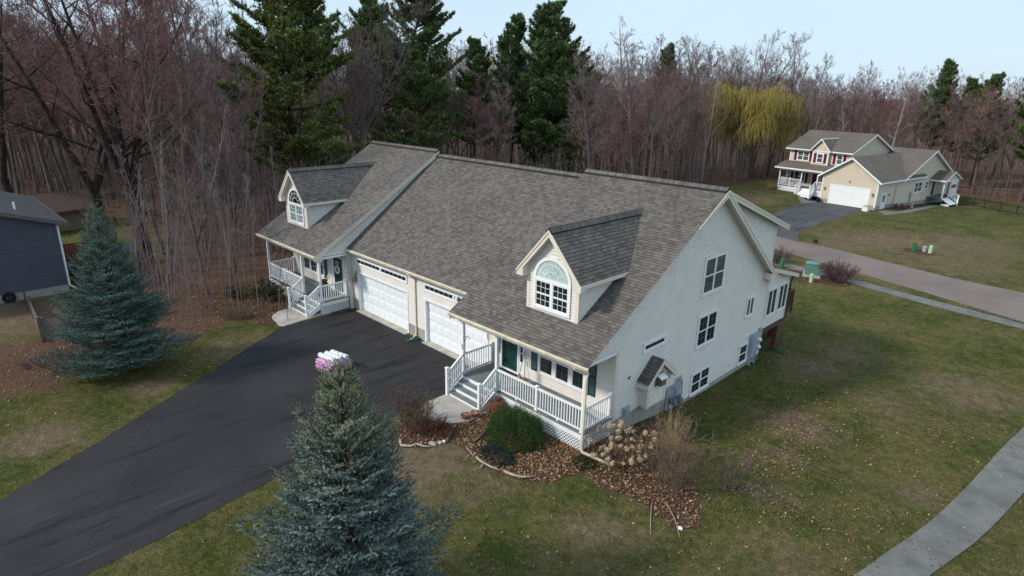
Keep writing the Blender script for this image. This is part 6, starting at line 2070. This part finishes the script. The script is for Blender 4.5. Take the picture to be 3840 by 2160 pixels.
# ------------------------------------------------------------------ placing the trees
plant('spruce_front', 'blue_spruce', 'large blue spruce in the foreground lawn, cut off by the bottom edge', 'tree', 1.36, -11.44, .4, .985, dz=-.02)
plant('spruce_side', 'blue_spruce', 'blue spruce on the left side of the driveway near the blue house', 'tree', -17.5, -11.5, 1.0, 1.0, dz=-.02)
plant('bigmaple', 'maple_tree', 'big dark forked maple with red buds, trunk beside the low blue grey panel', 'tree', -37.6, -5.2, .9, 1.0)
plant('bigmaple2', 'maple_tree', 'big dark forked maple with red buds rising behind the blue spruce top', 'tree', -43.9, -6.4, 2.2, 1.0)
plant('bigmaple2', 'maple_tree', 'big dark maple with red buds behind the blue house roof', 'tree', -57.5, -10.2, 4.1, .98)
plant('pine_sun_tint', 'pine_tree', 'broad yellow green pine left of the duplex ridge, top out of frame', 'tree', -47.9, 11.8, 0, 1.0)
plant('pine_tall', 'pine_tree', 'tall dark pine behind the left unit roof, top out of frame', 'tree', -52.8, 30.7, 1.3, 1.0)
plant('pine_tall', 'pine_tree', 'dark pine partly hidden behind the tall pine, to its left', 'tree', -63.5, 31.5, 3.3, .92)
plant('pine_narrow', 'pine_tree', 'slim pine between the tall dark pine and the broad dark pine', 'tree', -51.5, 45.2, .5, 1.0)
plant('pine_narrow', 'pine_tree', 'slim dark pine just right of the tall pine, lower than its neighbours', 'tree', -57.5, 44.0, 2.5, .88)
plant('pine_broad', 'pine_tree', 'broad dark green pine right of centre with a rounded spiky top', 'tree', -44.5, 45.7, .8, 1.0)
plant('pine_narrow', 'pine_tree', 'small pine standing above the bare woods behind the pale tall tree', 'tree', -45.3, 75.0, 4.4, .90)
plant('pine_narrow', 'pine_tree', 'large pine cut off by the right edge', 'tree', .6, 95.6, 2.6, 1.0)
plant('pine_narrow', 'pine_tree', 'dark pine top above the reddish woods near the right edge', 'tree', -7.3, 106, 5.0, .78)
plant('pine_narrow', 'pine_tree', 'tiny pine top on the skyline right of the tan house', 'tree', -15.5, 112, 1.0, .85)
plant('pine_narrow', 'pine_tree', 'pine crown beside the dark pine top near the right edge', 'tree', -11.6, 114, 1.9, .74)
plant('palebirch', 'pale_tree', 'tall pale trunked leafless tree rising above the right unit ridge', 'tree', -42.1, 58.9, .2, 1.0)
plant('palefork', 'pale_tree', 'pale many stemmed leafless tree left of the yellow willow', 'tree', -33.2, 66.5, 1.4, 1.0)
plant('whitebirch', 'birch_tree', 'thin white birch left of the tall pale tree', 'tree', -50.7, 66.2, 0, 1.0)
plant('whitebirch', 'birch_tree', 'short leaning white birch left of the pale many stemmed tree', 'tree', -33.9, 64.9, 1.7, .85, tilt=.12)
plant('whitebirch', 'birch_tree', 'white birch between the tall pale tree and the many stemmed tree', 'tree', -38.0, 66.0, 2.9, .9)
plant('palebirch', 'pale_tree', 'pale leafless tree behind the gap between the tan house roofs', 'tree', -15.6, 89.5, 3.0, .72)
plant('palefork', 'pale_tree', 'pale leafless tree behind the tan house left roof slope', 'tree', -25.0, 82.5, 2.0, .78)
plant('whitebirch', 'birch_tree', 'thin pale tree just left of the tan house ridge peak', 'tree', -20.8, 84.8, 4.0, 1.0)
plant('willow', 'willow_tree', 'yellow weeping willow left of the tan house', 'tree', -30.2, 74.0, .6, 1.35, sz=.74)
plant('clump', 'multi_stem_tree', 'tight clump of tall thin grey stems left of the far porch', 'tree', -26.0, -5.0, 0, 1.0)
plant('clump', 'multi_stem_tree', 'clump of thin stems behind the far porch corner', 'tree', -30.5, -1.6, 1.9, 1.1)
plant('oak', 'oak_tree', 'tall spreading oak on the skyline left of the willow', 'tree', -41.0, 82.1, 0.4, 1.02)
plant('oak', 'oak_tree', 'tall spreading oak on the skyline above the willow', 'tree', -35.9, 84.6, 2.2, 1.02)
plant('oak', 'oak_tree', 'spreading bare tree between the yellow pine and the tall dark pine', 'tree', -50.3, 20.5, 3.4, 1.05)
plant('oak', 'oak_tree', 'bare tree with drooping twigs in front of the tall dark pine', 'tree', -47.5, 19.0, 5.1, .85)
plant('redmaple', 'maple_tree', 'reddish leafless maple at the right edge of the woods beside the tan house', 'tree', -5.6, 97.5, 1.0, .95)

rs = np.random.default_rng(2024)
CX, CY = 11.54, -16.86
yaw = R(44.98)
special = [(-37.6, -5.2), (-43.9, -6.4), (-57.5, -10.2), (-26, -5), (-30.5, -1.6), (-29.9, 74.5), (-42.1, 58.9), (-33.2, 66.5), (-48, 11.8), (-44.5, 45.7), (-51.5, 45.2)]
def in_forest(x, y):
    x, y = np.asarray(x, float), np.asarray(y, float)
    return ~(inpoly(x, y, LAWN) | inpoly(x, y, YARD) | inpoly(x, y, POOLYARD))
PINES = [(-47.9, 11.8, 6.5), (-52.8, 30.7, 6.5), (-50.3, 20.5, 4.5), (-51.5, 45.2, 1.8), (-44.5, 45.7, 4.6), (-57.5, 44, 2), (-45.3, 75, 1.0), (-30.2, 74.0, 6.5), (-42.1, 58.9, 1.2), (-33.2, 66.5, 1.2), (-37.6, -5.2, 1.0), (-43.9, -6.4, 1.2), (.6, 95.6, 2.5)]
cand = []
grid_ = {}
tries = 0
while tries < 34000:
    tries += 1
    th = rs.uniform(-R(43), R(42)); D_ = 30 + 165 * rs.uniform(0, 1) ** .62
    a = yaw - th
    x, y = CX - math.sin(a) * D_, CY + math.cos(a) * D_
    if -27 < x < 2 and -3 < y < 16: continue
    if not in_forest(np.array([x]), np.array([y]))[0]: continue
    if any((x - sx) ** 2 + (y - sy) ** 2 < 4 for sx, sy in special): continue
    if x > -33 and y < 9: continue
    pd = math.atan2(-(x - CX), y - CY)
    if any(D_ < math.hypot(px - CX, py - CY) + 1.5 and abs(pd - math.atan2(-(px - CX), py - CY)) * D_ < w_ for px, py, w_ in PINES): continue
    if (x + 33.3) ** 2 < 150 and -28 < y < -9.5 and -46 < x < -32: continue
    if math.hypot(x + 55, y + 8.6) < 5 or math.hypot(x + 38.5, y + 9) < 3.5: continue
    md = 2.3 if D_ < 110 else 3.4
    k = (int(x // 4), int(y // 4))
    if any((x - u) ** 2 + (y - v) ** 2 < md * md for i in (-1, 0, 1) for j in (-1, 0, 1) for u, v in grid_.get((k[0] + i, k[1] + j), ())): continue
    grid_.setdefault(k, []).append((x, y))
    n = 24
    f = np.linspace(0, 1, n)
    depth = D_ * in_forest(CX + (x - CX) * f, CY + (y - CY) * f)[f * D_ > 25].mean() if D_ > 25 else 0
    cand.append((depth, D_, x, y, th))
cand.sort(key=lambda c: c[0] + .12 * c[1])
NIND = 285
ZONES = [('leafless tree in the woods left of the duplex, among many like it', 'bare trees in the woods left of the duplex'),
         ('leafless tree in the woods behind the pines, among many like it', 'bare trees in the woods behind the pines'),
         ('leafless tree in the woods around the tan house, among many like it', 'bare trees in the woods around the tan house')]
RZON = [('reddish budding tree in the woods left of the duplex, among others', 'reddish trees in the woods left of the duplex'),
        ('reddish budding tree in the woods behind the pines, among others', 'reddish trees in the woods behind the pines'),
        ('reddish budding tree in the woods around the tan house, among others', 'reddish trees in the woods around the tan house')]
far = []
for i, (dep, D_, x, y, th) in enumerate(cand):
    if i < NIND:
        zn = 0 if th < -R(12) else (1 if th < R(9) else 2)
        r_ = rs.uniform()
        if r_ < .16: key, (lab, grp) = 'redmaple', RZON[zn]
        elif r_ < .36: key, (lab, grp) = ('bare2', 'bare4')[int(rs.integers(0, 2))], RZON[zn]
        else: key, (lab, grp) = ('bare0', 'bare1', 'bare3', 'bare5')[int(rs.integers(0, 4))], ZONES[zn]
        s = rs.uniform(.78, 1.08) * (.93 if zn == 2 else (.9 if zn == 1 else 1.12))
        if zn == 2 and th > R(24): s *= .88
        plant(key, 'bare_tree', lab, 'tree', x, y, rs.uniform(0, 6.28), s, grp, sz=rs.uniform(.9, 1.08), tilt=rs.uniform(-.05, .05))
    else:
        far.append((x, y, D_, th))
# the rest of the woods: one mass of simpler trees
parts = []
lows = [bare_tree(80 + k, 18, .13, .30, .25, 11, (20, 60), 5, 5, tw=.017, detail=2) for k in range(4)]
lowm = []
for T, C, tp in lows:
    lowm.append(join([seg_mesh(T, 4), seg_mesh(C, 3)]))
Vs, Fs4 = [], []
o_ = 0
for (x, y, D_, th) in far[:900]:
    V, F = lowm[int(rs.integers(0, 4))]
    a = rs.uniform(0, 6.28); s = rs.uniform(.85, 1.12)
    if th > R(24): s *= .86
    c_, s_ = math.cos(a), math.sin(a)
    W_ = np.stack([V[:, 0] * c_ - V[:, 1] * s_, V[:, 0] * s_ + V[:, 1] * c_, V[:, 2]], 1) * s + np.array([x, y, hz(x, y) - .1])
    Vs.append(W_); Fs4.append(F[0] + o_); o_ += len(W_)
if Vs:
    tag(npmesh('woods', np.concatenate(Vs), [np.concatenate(Fs4)], 'twig'), 'mass of bare trees deeper in the woods', kind='stuff')
pass

# saplings and brush along the edge and on the floor of the woods
S = []
q = np.random.default_rng(5)
n = 0
while n < 6500:
    th = q.uniform(-R(43), R(42)); D_ = 30 + 85 * q.uniform(0, 1) ** .8
    a = yaw - th
    x, y = CX - math.sin(a) * D_, CY + math.cos(a) * D_
    if (-27 < x < 2 and -3 < y < 16) or not in_forest(np.array([x]), np.array([y]))[0] or (-46 < x < -32 and -28 < y < -9.5) or (x > -25 and y < -9): continue
    n += 1
    z = hz(x, y) - .05
    H = q.uniform(1.0, 7.5) if q.uniform() < .6 else q.uniform(.5, 1.6)
    d = unitv(np.array([q.normal(0, .08), q.normal(0, .08), 1]))
    p = np.array([x, y, z]); m_ = p + d * H * .5; e = m_ + unitv(d + q.normal(0, .08, 3)) * H * .5
    r_ = .008 + H * .0035
    poly_segs(S, [p, m_, e], [r_, r_ * .8, .006])
    for k in range(7):
        b = p + (e - p) * q.uniform(.15, .95); dd = unitv(np.array([q.normal(0, 1), q.normal(0, 1), q.uniform(.3, 1.2)]))
        f = b + dd * H * q.uniform(.10, .25)
        S.append((*b, *f, .008, .005)); S.append((*f, *(f + unitv(dd + q.normal(0, .5, 3)) * H * .1), .006, .005))
V, F = seg_mesh(np.array(S), 3)
tag(npmesh('undergrowth', V, [F], 'twig'), 'thin saplings and brush on the floor of the woods', kind='stuff')
# ten or so larger saplings one can tell apart at the left edge
for k, (x, y) in enumerate([(-24.3, -3.4), (-25.8, -7.2), (-27.5, -3.0), (-28.4, -6.6), (-31.0, -4.6), (-32.6, -7.0), (-29.6, .8), (-33.8, -2.4), (-26.6, -.8)]):
    plant('sapling', 'sapling', 'thin leafless sapling at the edge of the woods left of the far porch', 'tree', x, y, k * 1.3, .8 + .07 * (k % 4), 'saplings left of the far porch', tilt=.05)

# ------------------------------------------------------------------ leaves, grass, sticks and stones
def scatter_leaves():
    q = np.random.default_rng(31)
    pts = []
    def blob(cx, cy, sx, sy, n): pts.append(np.stack([q.normal(cx, sx, n), q.normal(cy, sy, n)], 1))
    for _ in range(48): blob(q.uniform(3.5, 10), q.uniform(-8, 12), q.uniform(.2, .8), q.uniform(.2, .8), int(q.integers(5, 26)))
    blob(4.2, 7.2, .9, 1.0, 420); blob(4.8, 3.6, .5, .9, 260); blob(6.3, .5, .7, .8, 160)
    pts.append(np.stack([q.uniform(-1, 12, 1100), q.uniform(-9, 20, 1100)], 1))
    pts.append(np.stack([q.uniform(-6, 12, 500), q.uniform(-14, -3, 500)], 1))
    pts.append(np.stack([q.uniform(2, 40, 500), q.uniform(18, 34, 500)], 1))
    pts.append(np.stack([q.uniform(-20, 12, 500), q.uniform(40, 70, 500)], 1))
    for P, n in ((BEDR, 2600), (BEDM, 4200), (BEDL, 500), (BEDP, 1300), (BEDT, 260), (BEDF, 120)):
        P_ = np.array(P); u = q.uniform(P_.min(0), P_.max(0), (n * 3, 2)); u = u[inpoly(u[:, 0], u[:, 1], P)][:n]; pts.append(u)
    u = np.stack([q.uniform(-45, -17, 9000), q.uniform(-17, 3, 9000)], 1)
    pts.append(u[in_forest(u[:, 0], u[:, 1])])
    u = np.stack([q.uniform(-20, -15, 400), q.uniform(-16, -6, 400)], 1); pts.append(u)
    blob(.15, 5.2, .12, 1.5, 160); blob(-13, -.2, 2.5, .12, 14)
    p = np.concatenate(pts)
    drv = inpoly(p[:, 0], p[:, 1], dl + dr[::-1])
    p = p[~drv | (q.uniform(0, 1, len(p)) < .02)]
    hs = (p[:, 0] > -24.8) & (p[:, 0] < .0) & (p[:, 1] > -1.75) & (p[:, 1] < 12.5)
    p = p[~hs]
    n = len(p)
    s = q.uniform(.018, .046, (n, 1))
    N_ = norm(np.stack([q.normal(0, .45, n), q.normal(0, .45, n), np.ones(n)], 1))
    X, Y = perp(N_)
    a = q.uniform(0, 6.28, (n, 1)); U = X * np.cos(a) + Y * np.sin(a); Wv = np.cross(N_, U)
    c = np.stack([p[:, 0], p[:, 1], hgt(p[:, 0], p[:, 1]) + .035], 1)
    V = np.stack([c - U * s * 1.3, c - Wv * s * .8 + N_ * .012, c + U * s * 1.2, c + Wv * s * .8 + N_ * .015], 1).reshape(-1, 3)
    pal = np.array([(.28, .175, .10), (.19, .105, .060), (.35, .25, .155), (.13, .075, .045), (.24, .12, .068)])
    col = pal[q.integers(0, 5, n)] * q.uniform(.75, 1.25, (n, 1))
    tag(npmesh('fallen_leaves', V, [np.arange(4 * n).reshape(-1, 4)], 'leaf', col=np.repeat(col, 4, 0)), 'dry brown leaves scattered on lawn and beds', kind='stuff')
scatter_leaves()

def grass_blades():
    q = np.random.default_rng(17)
    n = 420000
    u = np.stack([q.uniform(-20, 13, n), q.uniform(-18, 26, n)], 1)
    d = np.hypot(u[:, 0] - CX, u[:, 1] - CY)
    keep = q.uniform(0, 1, n) < np.clip((19.0 / d) ** 1.6, .12, 1)
    keep &= inpoly(u[:, 0], u[:, 1], LAWN)
    keep &= ~inpoly(u[:, 0], u[:, 1], dl + dr[::-1])
    for P in (BEDR, BEDM, BEDL, BEDP): keep &= ~inpoly(u[:, 0], u[:, 1], P)
    keep &= ~((u[:, 0] > -24.8) & (u[:, 0] < .03) & (u[:, 1] > -1.8) & (u[:, 1] < 18))
    keep &= ~inpoly(u[:, 0], u[:, 1], [(10.64, 16.6), (9.97, 8.24), (9.33, 2.59), (8.73, -.96), (7.4, -8), (5.5, -18), (4, -26), (5.4, -26), (6.9, -18), (8.75, -8), (10.02, .3), (10.6, 3.41), (11.29, 8.4), (12, 14.6), (12, 16.6)])
    keep &= ~inpoly(u[:, 0], u[:, 1], [(-6.5, -1.7), (-6.5, -3.8), (-6.1, -4.2), (-5.4, -4.35), (-4.8, -4.2), (-4.4, -3.8), (-4.1, -3.2), (-4.2, -1.7)])
    t = np.zeros(n)
    for cx, cy, r_, a in TAN: t = np.maximum(t, a * np.exp(-(((u[:, 0] - cx) ** 2 + (u[:, 1] - cy) ** 2) / r_ ** 2) ** 1.2))
    keep &= q.uniform(0, 1, n) > t * .75
    u, t = u[keep], t[keep]
    n = len(u)
    # patchiness from a few sine fields
    f = np.sin(u[:, 0] * 1.3 + np.sin(u[:, 1] * .9) * 1.7) + np.sin(u[:, 1] * 1.7 + 1.3 * np.sin(u[:, 0] * .7 + 2)) + .8 * np.sin(u[:, 0] * 3.1 - u[:, 1] * 2.3)
    g = 1 / (1 + np.exp(-(f + q.normal(0, 1.1, n)) * 1.1))
    green = np.array([.046, .070, .012]); straw = np.array([.19, .155, .066])
    g = np.clip(g * .95 - t * .5 + .08, 0, 1)[:, None]
    col = (green * g + straw * (1 - g)) * q.uniform(.45, 1.6, (n, 1))
    L = q.uniform(.04, .11, (n, 1)); w = q.uniform(.006, .013, (n, 1))
    a = q.uniform(0, 6.28, n); S_ = np.stack([np.cos(a), np.sin(a), np.zeros(n)], 1)
    D = norm(np.stack([q.normal(0, .65, n), q.normal(0, .65, n), np.ones(n) * .75], 1))
    c = np.stack([u[:, 0], u[:, 1], hgt(u[:, 0], u[:, 1]) - .004], 1)
    V = np.stack([c - S_ * w, c + S_ * w, c + D * L], 1).reshape(-1, 3)
    tag(npmesh('grass', V, [np.arange(3 * n).reshape(-1, 3)], 'blade', col=np.repeat(col, 3, 0)), 'short patchy green and straw coloured lawn grass', kind='stuff')
grass_blades()

def stick(label, pts, r_, mat='stick', side_=None):
    t = thing('fallen_branch', label, 'branch', (pts[0][0], pts[0][1], 0))
    p0 = Vector((pts[0][0], pts[0][1], 0))
    m = MB()
    P = [Vector((x, y, z)) - p0 for x, y, z in pts]
    m.tube(P, [r_ * (1 - .45 * i / (len(P) - 1)) for i in range(len(P))], 8)
    m.build('limb', mat, t, True)
    if side_:
        m = MB(); m.tube([Vector(a) - p0 for a in side_], [r_ * .55, r_ * .3], 6); m.build('side_branch', mat, t, True)
stick('curved grey driftwood branch edging the rust red shrub bed', [(-4.85, -5.95, .05), (-4.55, -6.15, .06), (-4.25, -5.95, .07), (-4.2, -5.72, .08), (-3.95, -5.6, .06), (-3.75, -5.42, .05)], .055)
stick('straight weathered log standing off the concrete pad, beside the white stones', [(-3.62, -4.85, .06), (-3.85, -4.5, .08), (-4.2, -4.06, .09)], .06, 'logbark')
stick('brown log in the leaves left of the round green juniper', [(-2.95, -4.1, .07), (-3.08, -3.6, .08), (-3.3, -3.05, .09)], .065, 'logbark')
stick('thin pale twig at the upper end of the pale branch edging the leaf bed', [(-2.85, -4.55, .04), (-2.55, -4.62, .05), (-2.25, -4.75, .05)], .022, 'stick', [(-2.5, -4.63, .05), (-2.42, -4.95, .06)])
stick('bleached pale branch edging the leaf bed in front of the junipers', [(-2.2, -4.68, .05), (-1.9, -4.74, .06), (-1.45, -4.72, .06), (-1.1, -4.62, .05)], .045, 'stick', [(-1.75, -4.73, .06), (-1.6, -5.05, .08)])
stick('grey crooked branch at the lawn end of the pale branches', [(-.95, -4.55, .05), (-.6, -4.5, .06), (-.3, -4.35, .06), (-.08, -4.02, .05)], .05, 'stick')
stick('long thin stem lying across the tip of the near flower bed', [(3.6, -2.0, .05), (4.2, -2.5, .06), (4.75, -3.1, .04)], .014)
stick('thin tan stem lying from the bed tip toward the camera', [(3.3, -2.3, .05), (3.7, -3.0, .05), (4.1, -3.6, .04)], .014)
def rock(label, x, y, s, mat='stone', seed=0):
    q = np.random.default_rng(seed)
    t = bmesh.new(); bmesh.ops.create_icosphere(t, subdivisions=2, radius=1)
    for v in t.verts: v.co = Vector((v.co.x * s[0], v.co.y * s[1], v.co.z * s[2])) * (1 + q.normal(0, .10))
    me = bpy.data.meshes.new('garden_stone'); t.to_mesh(me); t.free(); me.materials.append(MAT[mat])
    o = link(bpy.data.objects.new('garden_stone', me)); o.location = (x, y, hz(x, y) + s[2] * .6)
    return tag(o, label, 'stone')
rock('flat pale stone at the edge of the rust red shrub bed', -3.92, -5.25, (.17, .12, .05), 'concrete', 1)
rock('dark grey stone between the pale stone and the log end', -3.78, -5.0, (.10, .09, .05), 'stone', 2)
rock('small white stone touching the log end', -3.72, -4.86, (.07, .06, .06), 'trim', 3)
rock('white rounded stone at the tip of the near flower bed', 4.55, -2.75, (.07, .06, .06), 'trim', 4)
rock('grey stone beside the far porch newel post', -20.5, -2.5, (.16, .13, .10), 'stone', 5)
rock('brown stone behind the grey one at the far porch steps', -20.65, -2.1, (.13, .11, .09), 'stone', 6)
